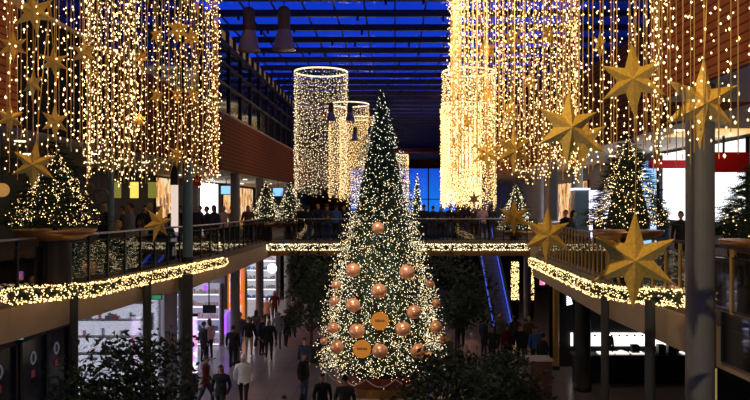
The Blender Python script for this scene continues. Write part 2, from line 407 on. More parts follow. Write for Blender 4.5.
for k in range(26):
    x = -11.5+k*.11; zz = random.choice((1.54, 2.14, 2.74, 3.34))
    MB().box((x, 26.6, zz), (x+.07, 26.7, zz+U(.12, .3))).build('bottle', M[random.choice(['red', 'grey_wall', 'bluecol', 'goldcol'])], e)
bx_obj('ceiling_panel', (-11.9, 20.5, 4.28), (-9.2, 26.2, 4.34), 'white_light', 'flat white light panel on the ceiling of the white shop', 'light')
def shelf_unit(x0, x1, y, z0, z1, n, label, lit='cool_light', axis='x'):
    e = empty('shelf_unit', ((x0+x1)/2, y, z0), label, 'shelf')
    MB().box((x0, y-.04, z0), (x1, y, z1)).build('back_panel', M['white_wall'], e)
    for i in range(n):
        z = z0+(z1-z0)*(i+.15)/n
        sh = MB().box((x0+.03, y-.4, z), (x1-.03, y-.05, z+.03)).build('shelf', M['white_wall'], e)
        MB().box((x0+.05, y-.39, z-.04), (x1-.05, y-.3, z-.005)).build('light_strip', M[lit], sh)
        g = MB(); x = x0+.1
        while x < x1-.15:
            w = U(.05, .12); g.box((x, y-.3, z+.032), (x+w, y-.15, z+.032+U(.1, .26))); x += w+U(.02, .08)
        g.build('packages', CL[random.choice(['blue', 'pink', 'grey', 'beige'])], sh, kind='stuff')
    MB().box((x0, y-.42, z0), (x0+.03, y, z1)).build('side_panel', M['white_wall'], e); MB().box((x1-.03, y-.42, z0), (x1, y, z1)).build('side_panel', M['white_wall'], e)
    return e
shelf_unit(-12.6, -8.45, 36.55, .02, 3.0, 5, 'tall white wall shelving with cool light strips, in the bright booth left of the crowd')
bx_obj('ceiling_panel', (-11.8, 29.5, 4.28), (-8.9, 35.8, 4.34), 'cool_light', 'flat cool light panel on the ceiling of the bright booth', 'light')
bx_obj('counter', (-10.2, 31.5, .02), (-9.3, 34.5, 1.05), 'wtop', 'low pale counter standing in the bright booth', 'counter')
e = empty('wall_monitor', (X(208, 29.3), 29.3, 2.6), 'black rectangular monitor hanging at the top of the bright booth', 'monitor')
MB().box((X(203, 29.3), 29.25, Z(313, 29.3)), (X(216, 29.3), 29.33, Z(305, 29.3))).build('screen', M['blackplastic'], e)
MB().bar((X(209, 29.3), 29.3, Z(305, 29.3)), (X(209, 29.3), 29.3, SLABB-.04), .04, .04).build('bracket', M['steel'], e)
# digital poster column
e = empty('poster_column', (-7.35, 27.3, 0), 'tall narrow lit poster column glowing violet and white, before the bright booth', 'advertising column')
MB().box((-7.50, 27.2, .0), (-7.18, 27.36, .7)).build('base', M['steel'], e)
MB().box((-7.48, 27.22, .7), (-7.20, 27.34, 2.75)).build('lit_panel', M['display_violet'], e)
MB().box((-7.50, 27.2, 2.75), (-7.18, 27.36, 2.85)).build('cap', M['steel'], e)
# violet arch
e = empty('arch_sign', (X(231, 36), 36.0, 1.0), 'small glowing violet arch sign at the right end of the bright booth', 'sign')
cx = X(230, 35.8)
MB().tube([(cx-.22, 35.8, Z(334, 35.8)), (cx-.22, 35.8, Z(318, 35.8))]+[(cx-.22*math.cos(t*PI/8), 35.8, Z(318, 35.8)+.35*math.sin(t*PI/8)) for t in range(1, 8)]+[(cx+.22, 35.8, Z(318, 35.8)), (cx+.22, 35.8, Z(334, 35.8))], .05).build('neon_tube', M['violet'], e)
MB().box((cx-.3, 35.9, 0), (cx+.3, 36.0, Z(310, 35.8))).build('back_board', M['white_wall'], e)
tag(MB().ball((X(201, 24.5)+.05, 24.9, Z(289, 24.5)), .09, 10, 8).build('spotlight', M['violet'], smooth=True), 'small violet light glowing under the left gallery edge', 'spotlight')
# red display window + gold shop D
e = empty('display_window', (GL, 39.2, 0), 'red and orange lit display window in an orange frame, behind the crowd', 'display window')
MB().box((GL-.1, 37.3, .9), (GL-.05, 41.1, 4.1)).build('display', M['display_red'], e)
MB().box((GL-.05, 37.22, .5), (GL+.05, 37.34, 4.2)).box((GL-.05, 40.75, .5), (GL+.05, 41.19, 4.2)).box((GL-.05, 37.34, 4.1), (GL+.05, 40.75, 4.2)).box((GL-.05, 37.34, .5), (GL+.05, 40.75, .9)).build('frame', emit('orange_frame', (1., .3, .04), .5, base=(.7, .25, .05)), e)
bx_obj('ceiling_panel', (-12, 43, 4.28), (-9, 53.5, 4.34), 'white_light', 'flat white light panel on the ceiling of the far shop beyond the red window', 'light')
e = empty('globe_lamp', (X(272, 46), 46, SLABB-.1), 'white globe lamp hanging in the far left shop', 'lamp')
gx = X(272, 46); gz = Z(266, 46)-.15
MB().ball((gx, 46, gz), .3, 16, 12).build('globe', emit('globe_glow', (1, .9, .75), 3.), e, smooth=True)
MB().tube([(gx, 46, gz+.28), (gx, 46, SLABB-.02)], .012).build('cord', M['cable'], e)
shelf_unit(-12.2, -8.5, 53.9, .02, 3.4, 5, 'tall white wall shelving at the far end of the last left shop', 'white_light')
def exit_sign(x, y, z, m, label):
    e = empty('exit_sign', (x, y, z), label, 'sign')
    MB().box((x-.17, y-.03, z-.07), (x+.17, y+.03, z+.07)).build('housing', M['blackplastic'], e)
    MB().box((x-.15, y-.035, z-.05), (x+.15, y-.031, z+.05)).build('lit_face', M[m], e)
    MB().bar((x, y, z+.09), (x, y, SLABB-.02), .02, .02).build('hanger', M['steel'], e)
exit_sign(X(156, 20.5), 20.5, Z(297, 20.5), 'green_sign', 'small green lit sign above the white shop behind the left leafy tree')
exit_sign(X(17, 16), 16., Z(337, 16), 'cyan_sign', 'small cyan lit sign above the dark glass doors')

# ---- ground floor right
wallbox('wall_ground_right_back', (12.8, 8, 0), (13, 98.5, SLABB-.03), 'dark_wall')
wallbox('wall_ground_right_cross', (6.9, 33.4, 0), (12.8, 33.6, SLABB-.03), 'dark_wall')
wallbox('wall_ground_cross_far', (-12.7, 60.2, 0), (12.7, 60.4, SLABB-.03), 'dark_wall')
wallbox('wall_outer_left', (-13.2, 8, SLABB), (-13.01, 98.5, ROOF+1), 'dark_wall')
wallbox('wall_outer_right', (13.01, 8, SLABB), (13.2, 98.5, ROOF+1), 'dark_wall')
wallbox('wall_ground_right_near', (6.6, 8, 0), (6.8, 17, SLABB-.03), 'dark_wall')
e = empty('food_bar', (9.2, 29.6, 0), 'long black food bar with backlit white menu boards under the right gallery', 'food counter')
MB().box((6.9, 28.6, .0), (12.2, 29.2, 1.02)).build('counter', M['counter'], e)
MB().box((6.8, 28.5, 1.02), (12.25, 29.3, 1.08)).build('worktop', M['steel'], e)
def frontal(px0, px1, py0, py1, d): return (X(px0, d), d, Z(py1, d)), (X(px1, d), d+.06, Z(py0, d))
for (a, b) in ((571, 573), (590, 605), (607, 647), (655, 698)):
    lo, hi = frontal(a, b, 333, 346, 31.5)
    bd = MB().box(lo, hi).build('menu_board', M['menu'], e)
    g = MB(); x = lo[0]+.15
    while x < hi[0]-.2:
        g.box((x, 31.47, hi[2]-.14), (x+.09, 31.49, hi[2]-.06)); x += .32
    if g.v: g.build('lettering', M['ink'], bd)
MB().box((6.9, 31.6, 0), (12.3, 31.8, 2.6)).build('back_wall', M['blackplastic'], e)
for (a, b) in ((597, 612), (614, 627), (680, 698), (630, 642)):
    w = X(b, 29)-X(a, 29)
    MB().box((X(a, 29), 28.7, 1.081), (X(b, 29), 29.1, 1.13)).ball((X((a+b)/2, 29), 28.9, 1.13), w*.32, 10, 6, sz=.5).build('food_tray', emit('lit_food_tray', (1, .92, .85), 1.1, True), e)
for i, px in enumerate((634, 660, 670)):
    x = X(px, 29); q = MB().box((x-.14, 28.75, 1.081), (x+.14, 29.05, 1.42))
    tag(q.build('coffee_machine', M['blackplastic']), ['black box machine on the food bar between the two thin columns', 'black box machine on the food bar, just right of the second thin column', 'black box machine on the food bar, next to the thick near pillar'][i], 'machine')
e = empty('shop_sign', (X(568, 27), 26.8, 3.5), 'white lit emblem sign on a black box, left of the food bar', 'sign')
lo, hi = frontal(566, 573, 294, 306, 27.); MB().box((lo[0]-.05, 27.0, lo[2]-.05), (hi[0]+.05, 27.12, SLABB-.03)).build('housing', M['blackplastic'], e)
g = MB(); mx_ = (lo[0]+hi[0])/2
for k in range(5): g.bar((mx_-.1, 26.98, lo[2]+.05+.07*k), (mx_+.1-.02*k, 26.98, lo[2]+.1+.07*k), .02, .045)
g.build('emblem', M['white_light'], e)
e = empty('shop_sign', (X(562, 30), 30, 3.5), 'blue lit sign beside the ochre column under the right gallery', 'sign')
lo, hi = frontal(558.5, 565, 281, 290, 30.); MB().box(lo, hi).build('lit_face', M['blue_sign'], e); MB().box((lo[0]-.02, 30.07, lo[2]-.02), (hi[0]+.02, 30.12, SLABB-.03)).build('housing', M['blackplastic'], e)
e = empty('shop_sign', (X(543, 33), 33, 3.5), 'small violet and red lit sign left of the ochre column', 'sign')
lo, hi = frontal(540, 545, 276, 285, 33.); MB().box(lo, hi).build('lit_face', M['display_violet'], e); MB().box((lo[0]-.02, 33.07, lo[2]-.02), (hi[0]+.02, 33.12, SLABB-.03)).build('housing', M['blackplastic'], e)
e = empty('service_door', (6.0, 17, 0), 'pale yellow lit doorway in the lower right corner', 'door')
lo, hi = frontal(707, 717, 368, 425, 14.5); MB().box(lo, hi).build('lit_panel', emit('yellow_doorway', (.9, .6, .25), .30), e)
MB().box((lo[0]-.06, lo[1]-.03, 0), (lo[0]-.001, lo[1]+.06, hi[2]+.06)).box((hi[0]+.001, lo[1]-.03, 0), (hi[0]+.06, lo[1]+.06, hi[2]+.06)).box((lo[0]-.001, lo[1]-.03, hi[2]+.001), (hi[0]+.001, lo[1]+.06, hi[2]+.06)).build('frame', M['steel'], e)

# ---- columns
def column(x, y, r, z0, z1, m, label):
    e = empty('column', (x, y, z0), label, 'column')
    MB().lathe([(r, .0), (r, z1-z0)], (x, y, z0), 24).build('shaft', M[m], e, smooth=False)
    MB().lathe([(r+.03, .0), (r+.03, .12), (r+.001, .16)], (x, y, z0), 24).build('base_collar', M['steel'], e)
    for f in e.children[0].data.polygons: f.use_smooth = len(f.vertices) == 4
    return e
column(X(700, 11.8), 11.8, .22, 0, CZR-.02, 'colm', 'thick grey round pillar rising past the large gold star at far right')
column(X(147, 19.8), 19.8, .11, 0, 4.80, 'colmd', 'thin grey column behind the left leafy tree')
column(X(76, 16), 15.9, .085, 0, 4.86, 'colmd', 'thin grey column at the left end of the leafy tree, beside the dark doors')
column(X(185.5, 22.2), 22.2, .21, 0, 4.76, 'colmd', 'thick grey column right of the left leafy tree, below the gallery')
column(X(184, 22.5), 22.9, .15, DECK+.001, CZL, 'bluecol', 'blue-grey column on the left gallery, left of the red flower')
column(X(111, 22.5), 22.5, .09, DECK+.001, CZL, 'bluecol', 'thin blue-grey column on the left gallery beside the dark rings')
column(-6.82, 32.0, .2, 0, CZL, 'colm', 'grey round column left of the pair of small fir trees')
column(-6.84, 37.9, .2, 0, CZL, 'colm', 'grey round column just behind the left one of the paired fir trees')
column(-6.85, 47.8, .22, 0, CZL, 'colm', 'grey round column right of the white globe lamp')
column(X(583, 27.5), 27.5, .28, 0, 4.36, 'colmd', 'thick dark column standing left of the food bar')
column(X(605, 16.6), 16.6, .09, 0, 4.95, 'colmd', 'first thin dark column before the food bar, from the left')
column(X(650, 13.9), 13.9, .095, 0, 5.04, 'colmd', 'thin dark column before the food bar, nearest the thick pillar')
column(X(539, 35.6), 35.6, .22, DECK+.001, CZR, 'colm', 'dark upper gallery column, left one of the pair behind the hanging lights')
column(X(553, 32.6), 32.6, .22, DECK+.001, CZR, 'colm', 'dark upper gallery column, right one of the pair behind the hanging lights')
column(X(556, 31), 31.0, .13, 0, 4.36, 'goldcol', 'ochre lit column under the end of the right garland')
e = empty('kiosk', (X(582, 25), 25.2, DECK), 'dark blue box kiosk with a white lit rim on the right gallery', 'kiosk')
MB().box((X(575, 25), 25, DECK), (X(589, 25), 25.5, Z(190, 25))).build('body', M['bluecol'], e)
MB().box((X(574, 25), 24.95, Z(190, 25)), (X(590, 25), 25.55, Z(188, 25))).build('lit_rim', M['cool_light'], e)
column(X(527.5, 44), 44, .22, 0, 4.36, 'colm', 'dark column between the two golden sparkling panels')
column(X(587.5, 24.5), 25.9, .2, DECK+.001, CZR, 'colm', 'dark upper gallery column rising behind the box kiosk')

# ---- balustrades
def balustrade(poly, step, label, pm='steel', pw=.05, bars=True, rail='brushed'):
    c = polypt([(x, y, DECK) for x, y in poly], 0)
    e = empty('balustrade', c, label, 'railing')
    pl = [(x, y, DECK+1.08) for x, y in poly]
    MB().tube(pl, .028, 8).build('handrail', M[rail], e, smooth=True)
    L = polylen(pl); n = int(L/step)
    for i in range(n+1):
        p = polypt(pl, i*L/n)
        MB().box((p.x-pw/2, p.y-pw/2, DECK-.05), (p.x+pw/2, p.y+pw/2, DECK+1.06)).build('post', M[pm], e)
    if bars:
        mb = MB()
        for z in (DECK+.08, DECK+.92): mb.tube([(x, y, z) for x, y in poly], .014, 6)
        mb.build('side_rail', M['steel'], e)
    mb = MB()
    for a, b in zip(poly, poly[1:]): mb.bar((a[0], a[1], DECK+.5), (b[0], b[1], DECK+.5), .012, .8)
    mb.build('glass_panel', M['glass'], e)
    return e
balustrade([(x-.12, y) for x, y in [(-6.2, 36.0), (-6.2, 26), (-7.05, 16.7), (-7.3, 14), (-7.9, 10)]], .9, 'long glass balustrade with steel posts along the left gallery')
balustrade([(x+.12, y) for x, y in [(6.6, 35.9), (6.6, 30.5), (5.05, 27), (4.85, 17.6)]], .42, 'balustrade of close ochre slats along the right gallery, behind the big star', 'goldcol', .045)
balustrade([(x+.12, y) for x, y in [(4.85, 17.4), (5.0, 15), (5.2, 11), (5.3, 8)]], .62, 'glass balustrade curving past the thick pillar at far right', 'goldcol', .05, rail='steel')
balustrade([(-6.1, 36.35), (6.4, 36.35)], 1.1, 'glass balustrade along the near side of the bridge', 'steel', .05)
balustrade([(-5.9, 39.85), (4.4, 39.85)], 1.1, 'glass balustrade along the far side of the bridge', 'steel', .05)
# lower glass skirt of the right gallery under the pillar
e = empty('glass_skirt', (5.0, 11, 4.9), 'sloping dark glass skirt below the right railing, next to the thick pillar', 'glass panel')
MB().bar((5.03, 11.5, 4.78), (5.12, 8.5, 4.78), .015, .75).build('glass_panel', M['glass'], e)
for y in (11.5, 10.5, 9.5, 8.6): MB().box((5.02+(11.5-y)*.03-.02, y-.02, 4.4), (5.02+(11.5-y)*.03+.02, y+.02, 5.16)).build('mullion', M['steel'], e)

# ---- garlands
def light_cloud(pts, r, h, m, name, parent):
    mb = MB()
    for p in pts: mb.octa(p, r*U(.7, 1.3), h*U(.7, 1.3))
    return mb.build(name, M[m], parent, kind='stuff')
def garland(poly, rad, n, size, label, m='bulbG', flat=.8):
    L = polylen(poly)
    e = empty('garland', poly[0], label, 'garland')
    pts = [polypt(poly, i*L/30.) for i in range(31)]
    MB().tube(pts, rad*.72, 8).build('branches', M['fir'], e)
    mb = MB()
    for i in range(int(n*.8)):
        p = polypt(poly, U(0, L)); a = U(0, 2*PI); q = p+Vector((math.cos(a)*rad*.7, 0, math.sin(a)*rad*.7))
        t = q+Vector((U(-.08, .08), U(-.08, .08), U(-.08, .08))); mb.add([q, t, q+Vector((.012, 0, .02))], [(0, 1, 2)])
    mb.build('needles', M['fir'], e, kind='stuff')
    c = []
    for i in range(n):
        p = polypt(poly, U(0, L)); a = U(0, 2*PI); r = rad*(U(.8, 1.12) if i > n*.03 else U(.1, .9))
        if i <= n*.03: p = Vector(poly[0]).lerp(Vector(poly[1]), -.01) if i % 2 else Vector(poly[-1]).lerp(Vector(poly[-2]), -.04)
        d = (Vector(poly[-1])-Vector(poly[0])).normalized(); s = Vector((-d.y, d.x, 0))
        c.append(p+s*math.cos(a)*r*flat+Vector((0, 0, math.sin(a)*r)))
    light_cloud(c, size, size, m, 'fairy_lights', e)
GP = 'light garlands along the gallery edges'
garland([(-5.95, 26.2, EYE-1.98), (-6.75, 16.9, EYE-1.90), (-6.95, 14.2, EYE-1.70), (-7.05, 13.6, EYE-1.66)], .155, 2000, .0145, 'thick golden light garland along the left gallery edge')
garland([(4.78, 26.4, EYE-2.0), (4.62, 17.6, EYE-1.98), (4.72, 15.6, EYE-1.86), (4.98, 13.0, EYE-1.62)], .155, 1850, .0140, 'thick golden light garland along the right gallery edge behind the big star')
garland([(-6.1, 35.95, EYE-2.02), (-1.9, 35.95, EYE-2.02), (6.45, 35.95, EYE-2.02)], .15, 2200, .019, 'straight light garland along the front of the bridge', 'bulbW')
def planter(x0, x1, y, label, gl):
    e = empty('planter_box', ((x0+x1)/2, y, DECK), label, 'planter')
    MB().box((x0, y-.15, DECK), (x1, y+.15, DECK+.22)).build('box', M['pot'], e)
    garland([(x0+.1, y, DECK+.33), (x1-.1, y, DECK+.33)], .1, 260, .022, gl)
planter(X(120, 27), X(219, 27), 27, 'low dark planter box on the left gallery floor under a row of golden lights', 'row of golden lights on the low planter behind the left railing')
planter(X(562, 27), X(634, 27), 27, 'low dark planter box on the right gallery floor under a row of golden lights', 'row of golden lights on the low planter behind the slatted railing')

# ------------------------------------------------------------------ light curtains
def curtain(px, d, N, label, bs, bh, step, m='bulb', r=1.2, top=5.9, bot=.5, parts=True, scal=.3):
    if d > 13: r = 1.13 if d < 20 else 1.16
    cx, cy = X(px, d), d; zt = EYE+top
    e = empty('light_curtain', (cx, cy, zt), label, 'light curtain')
    n = 48
    mb = MB(); mb.tube([(cx+r*math.cos(2*PI*k/n), cy+r*math.sin(2*PI*k/n), zt) for k in range(n+1)], .035, 6, caps=False)
    mb.build('ring', M['ringlight'], e)
    mb = MB(); mb.tube([(cx+(r)*math.cos(2*PI*k/n), cy+(r)*math.sin(2*PI*k/n), zt-.1) for k in range(n+1)], .02, 6, caps=False)
    for a in (0, PI/2): mb.bar((cx-r*math.cos(a), cy-r*math.sin(a), zt), (cx+r*math.cos(a), cy+r*math.sin(a), zt), .03, .03)
    mb.build('ring_frame', M['steel'], e)
    mb = MB()
    for a in (.5, 2.6, 4.7): mb.tube([(cx+r*math.cos(a), cy+r*math.sin(a), zt), (cx, cy, min(zt+.7, ROOF-.1))], .008, 4)
    mb.tube([(cx, cy, min(zt+.7, ROOF-.1)), (cx, cy, ROOF+.3)], .012, 5)
    mb.build('cable', M['cable'], e)
    allw = MB(); allb = MB()
    for k in range(N):
        a = 2*PI*(k+U(-.25, .25))/N; x = cx+r*math.cos(a); y = cy+r*math.sin(a)
        zb = EYE+bot+scal*U(-1, 1)*.5+scal*.6*math.sin(a*5)
        w = MB() if parts else allw; b = MB() if parts else allb
        ww = .009 if d < 14 and px > 400 and px < 800 else .006; w.bar((x, y, zb), (x, y, zt), ww, ww)
        z = zb+U(0, step)
        dull = U(.7, 1.25)
        while z < zt-.05:
            t = U(0, 2*PI); o = U(.012, .075)
            b.octa((x+o*math.cos(t), y+o*math.sin(t), z), bs*U(.6, 1.3)*dull**.5, bh*U(.6, 1.3)); z += step*U(.5, 1.5)
        if parts:
            s = w.build('light_string', M['wire'], e); b.build('bulbs', M[m], s, kind='stuff')
    if not parts:
        s = allw.build('light_strings', M['wire'], e, kind='stuff'); allb.build('bulbs', M[m], s, kind='stuff')
    return e
curtain(24, 8.5, 66, 'large cylinder curtain of hanging lights at the far left edge, nearest on that side', .0105, .0155, .11, 'bulb', bot=.55)
curtain(154, 13.6, 66, 'tall cylinder curtain of hanging lights left, beside the dark glass facade', .0115, .0150, .108, 'bulb', bot=.50)
curtain(321, 33.3, 70, 'cylinder curtain of lights whose whole lit ring shows, left of the big tree', .0165, .019, .165, 'bulbW', bot=.55)
curtain(349, 44, 60, 'smaller cylinder curtain of lights just behind the one with its whole ring showing', .019, .022, .17, 'bulbG', bot=.4, parts=False)
curtain(357, 51, 70, 'cylinder curtain of lights touching the left side of the big tree top', .022, .026, .18, 'bulbG', bot=.4, parts=False)
curtain(398, 84, 44, 'tiny far cylinder curtain of lights peeking out right of the big tree', .035, .05, .22, 'bulbG', bot=.1, parts=False, top=5.6)
curtain(513, 13.6, 84, 'dense cylinder curtain of hanging lights right of the blue roof', .0128, .0165, .086, 'bulbG', bot=.60)
curtain(553, 9.0, 52, 'wide cylinder curtain of hanging lights behind the two overlapping stars on the right', .0105, .0145, .10, 'bulb', bot=.55)
curtain(469, 33.3, 84, 'far dense cylinder curtain of lights whose lower ring edge shows against the roof, right', .0185, .022, .125, 'bulbG', bot=.0, parts=True)
curtain(461, 44, 70, 'far cylinder curtain of lights on the right, second behind the dense one', .027, .038, .14, 'bulbG', bot=.0, parts=False)
curtain(460, 52, 70, 'farthest cylinder curtain of lights on the right, above the bridge people', .03, .042, .14, 'bulbG', bot=.0, parts=False)
curtain(850, 5.0, 46, 'sparse strings of large bulbs in the upper right corner before the orange wood wall', .0085, .012, .125, 'bulb', bot=.5, parts=True)

# ------------------------------------------------------------------ stars
def make_star():
    e = empty('gold_star', (0, 0, 0)); n = 6; v = []; R = 1.; ri = .385; t = .26
    for k in range(n):
        a = PI/2+2*PI*k/n; RR = R*(1.0 if k in (0, 3) else .92)
        v.append((RR*math.cos(a), 0, RR*math.sin(a))); b = a+PI/n; v.append((ri*math.cos(b), 0, ri*math.sin(b)))
    v += [(0, -t, 0), (0, t, 0)]; f = []
    for k in range(12):
        f.append((k, (k+1) % 12, 12)); f.append(((k+1) % 12, k, 13))
    MB().add(v, f).build('star_body', M['gold'], e)
    return e
star0 = make_star()
star_mesh = star0.children[0]
def star(px, py, Rpx, d, label, rz=0., tilt=0., group=None, first=[True]):
    if first[0]: e = star0; first[0] = False
    else: e = star0.copy(); COL.objects.link(e); c = star_mesh.copy(); COL.objects.link(c); c.parent = e
    e.location = P(px, py, d); R = Rpx*d/750.; e.scale = (R, R, R); e.rotation_euler = (0, tilt, rz)
    tag(e, label, 'star ornament', group)
    tz = min(ROOF, EYE+1.9+8)-e.location.z
    cd = MB().tube([(0, 0, .95), (0, 0, tz/R)], .006/R*1.0, 4).build('hanging_cord', M['wire'], e, world=False)
    return e
star(702, 104, 47, 6.2, 'large gold star in front of the top of the thick pillar, among sparse bulbs', .12, .05)
star(633, 80, 38, 7.2, 'large gold star hanging higher, left of the thick pillar', -.3, -.04)
star(568, 128, 39, 6.8, 'large gold star low in the wide right light curtain', .2, .03)
star(583, 140, 30, 8.4, 'gold star half hidden behind the large one in the wide right curtain', -.5)
star(634, 260, 49, 8.5, 'biggest gold star, hanging in front of the right garland', -.2, .02)
star(547, 235, 29, 12., 'middle sized gold star at the left end of the right garland', .15, .03)
star(514, 217, 19, 17., 'small gold star in front of the right end of the bridge', -.1)
star(514, 150, 25, 11.5, 'gold star inside the dense right curtain, above the small star by the bridge', .4)
star(488, 153, 20, 13.3, 'gold star inside the dense right curtain, the left one of two side by side', -.35)
star(511, 110, 15, 13.0, 'small faint gold star in the upper part of the dense right curtain', .6)
star(487, 95, 15, 13.8, 'small faint gold star high at the left of the dense right curtain', .9)
star(474, 199, 8, 30., 'tiny reddish gold star hanging above the people on the bridge', .2)
for px, py, r, d, lb, rz in [(487, 50, 15, 12.9, 'faint gold star near the top left of the dense right curtain', .5), (512, 38, 14, 13.6, 'faint gold star at the top middle of the dense right curtain', -.6),
  (530, 82, 14, 12.8, 'faint gold star left of the large low star, in the dense right curtain', .9), (548, 35, 13, 13.4, 'faint gold star at the top right of the dense right curtain', .4),
  (600, 45, 15, 9.6, 'faint gold star high in the wide right curtain, left of the large high star', .8), (468, 122, 13, 13.9, 'faint gold star low at the left side of the dense right curtain', 1.)]: star(px, py, r, d, lb, rz)
LS = [(34, 12, 24, 8.3, 'gold star at the very top left corner among hanging lights', .3),
 (84, 53, 17, 8.6, 'gold star left of where the two left curtains overlap, the highest there', -.2),
 (54, 62, 16, 8.9, 'gold star in the nearest left curtain, between two others at mid height', .5),
 (33, 84, 17, 8.4, 'gold star in the nearest left curtain, above the dark fir tree', -.4),
 (13, 46, 17, 9.2, 'gold star in the nearest left curtain, closest to the left edge', .1),
 (34, 165, 25, 9.5, 'large dim gold star in front of the left side of the big-bowl fir tree', .2),
 (55, 122, 19, 9.0, 'gold star just above the tip of the left fir tree', 1.1),
 (10, 118, 16, 9.1, 'dim gold star low at the left edge of the nearest left curtain', .8),
 (140, 57, 11, 13.6, 'small gold star at the left inside the second left curtain', .1),
 (156, 35, 10, 13.9, 'small gold star inside the second left curtain, left of the overlapping pair', -.5),
 (178, 30, 14, 13.2, 'gold star, left one of the overlapping pair in the second left curtain', .2),
 (191, 38, 13, 13.5, 'gold star, right one of the overlapping pair in the second left curtain', -.2),
 (157, 96, 12, 13.4, 'narrow gold star turned sideways, left of three in a row in the second left curtain', 1.1),
 (177, 95, 10, 13.8, 'narrow gold star turned sideways, middle of three in a row in the second left curtain', 1.0),
 (193, 95, 10, 13.5, 'narrow gold star turned sideways, right of three in a row in the second left curtain', .8),
 (139, 120, 11, 13.7, 'small gold star low in the second left curtain, under the sideways left one', 1.0),
 (177, 155, 14, 13.5, 'gold star near the bottom of the second left curtain', 1.1),
 (158, 223, 20, 14.0, 'tilted gold star seen edge-on in front of the left railing', 1.0)]
for px, py, r, d, lb, rz in LS: star(px, py, r, d, lb, rz, .3 if py == 223 else U(-.15, .15))

# ------------------------------------------------------------------ fir trees
def interp(prof, t):
    for (t0, r0), (t1, r1) in zip(prof, prof[1:]):
        if t <= t1: return lerp(r0, r1, (t-t0)/(t1-t0))
    return prof[-1][1]
def fir_mesh(base, H, prof, ntuft, tl, layers):
    """bundles of needles on drooping branches; returns MB"""
    mb = MB(); bx, by, bz = base
    for i in range(ntuft):
        t = 1-math.sqrt(U(0, 1)) if U(0, 1) < .85 else U(0, 1)
        lay = (t*layers) % 1.
        r = interp(prof, t)*(1.03-.22*lay)*U(.72, 1.05); a = U(0, 2*PI)
        p = Vector((bx+r*math.cos(a), by+r*math.sin(a), bz+t*H))
        out = Vector((math.cos(a), math.sin(a), U(-.35, .25))).normalized()
        L = tl*U(.6, 1.3)*(1-.4*t); side = Vector((-math.sin(a), math.cos(a), 0))
        tip = p+out*L
        for k in range(7):
            s = k/7.; q = p+out*L*s; w = L*.42*(1-s*.6)
            for sg in (-1, 1):
                n = q+(side*sg*U(.7, 1)+out*.6+Vector((0, 0, U(-.35, .5))))*w
                mb.add([q, n, q+out*.03*L+Vector((0, 0, .012))], [(0, 1, 2)])
        mb.add([p-side*.012, p+side*.012, tip], [(0, 1, 2)])
    return mb
def fir_lights(base, H, prof, n, size, m, parent, layers, bias=1.):
    c = []; bx, by, bz = base
    for i in range(n):
        t = 1-math.sqrt(U(0, 1)); t = t**bias
        lay = (t*layers) % 1.
        r = interp(prof, t)*(1.06-.2*lay)*U(.70, 1.06); a = U(0, 2*PI)
        c.append((bx+r*math.cos(a), by+r*math.sin(a), bz+t*H))
    light_cloud(c, size, size*1.1, m, 'fairy_lights', parent)
def core(base, H, prof, k=.72):
    mb = MB(); bx, by, bz = base
    mb.lathe([(max(.002, interp(prof, i/14.)*k), H*i/14.) for i in range(15)], base, 20); return mb
# the main tree
TD = 28.; TX = X(381.5, TD)
tb = Z(365, TD); th = Z(89, TD)-tb
prow = [(0, 60), (.06, 62), (.18, 58), (.28, 53), (.40, 45), (.50, 38), (.62, 31), (.72, 24), (.82, 16), (.92, 8), (1., 1)]
prof = [(t, r*TD/750.) for t, r in prow]
e = empty('christmas_tree', (TX, TD, 0), 'giant fir tree covered in white lights and copper baubles, in the middle of the hall', 'christmas tree')
core((TX, TD, tb), th*.98, prof, .74).build('inner_branches', M['fir'], e)
fir_mesh((TX, TD, tb), th, prof, 6500, .34, 26).build('foliage', M['fir'], e, kind='stuff')
fir_lights((TX, TD, tb), th, prof, 6600, .0138, 'bulbT', e, 26)
fir_lights((TX, TD, tb), th*.72, [(t, interp(prof, t*.72)) for t in (0, .1, .2, .4, .6, .8, 1.)], 5200, .0138, 'bulbG', e, 20)
MB().lathe([(.25, 0), (.2, tb+1)], (TX, TD, 0), 12).build('trunk', M['bark'], e)
for k in range(1):
    MB().tube([(TX, TD, tb+th-.3), (TX, TD, tb+th+.12)], [.03, .005], 6).build('tip', M['fir'], e)
e = empty('tree_stand', (TX, TD, 0), 'round oxblood and gold stand with draped rope under the giant tree', 'tree stand')
MB().lathe([(1.75, .0), (1.75, .28)], (TX, TD, 0), 40).build('gold_plinth', M['goldpanel'], e)
MB().lathe([(1.6, .28), (1.6, .68)], (TX, TD, 0), 40).build('oxblood_drum', M['redbrown'], e)
mb = MB(); nn = 10
for s in range(nn):
    pts = []
    for k in range(9):
        a = 2*PI*(s+k/8.)/nn; pts.append((TX+1.68*math.cos(a), TD+1.68*math.sin(a), .66-.26*math.sin(PI*k/8.)))
    mb.tube(pts, .022, 6)
mb.build('rope_swag', M['rope'], e)
light_cloud([(TX+1.63*math.cos(a), TD+1.63*math.sin(a), U(.32, .62)) for a in [U(PI, 2*PI) for _ in range(40)]], .012, .012, 'bulbW', 'fairy_lights', e)
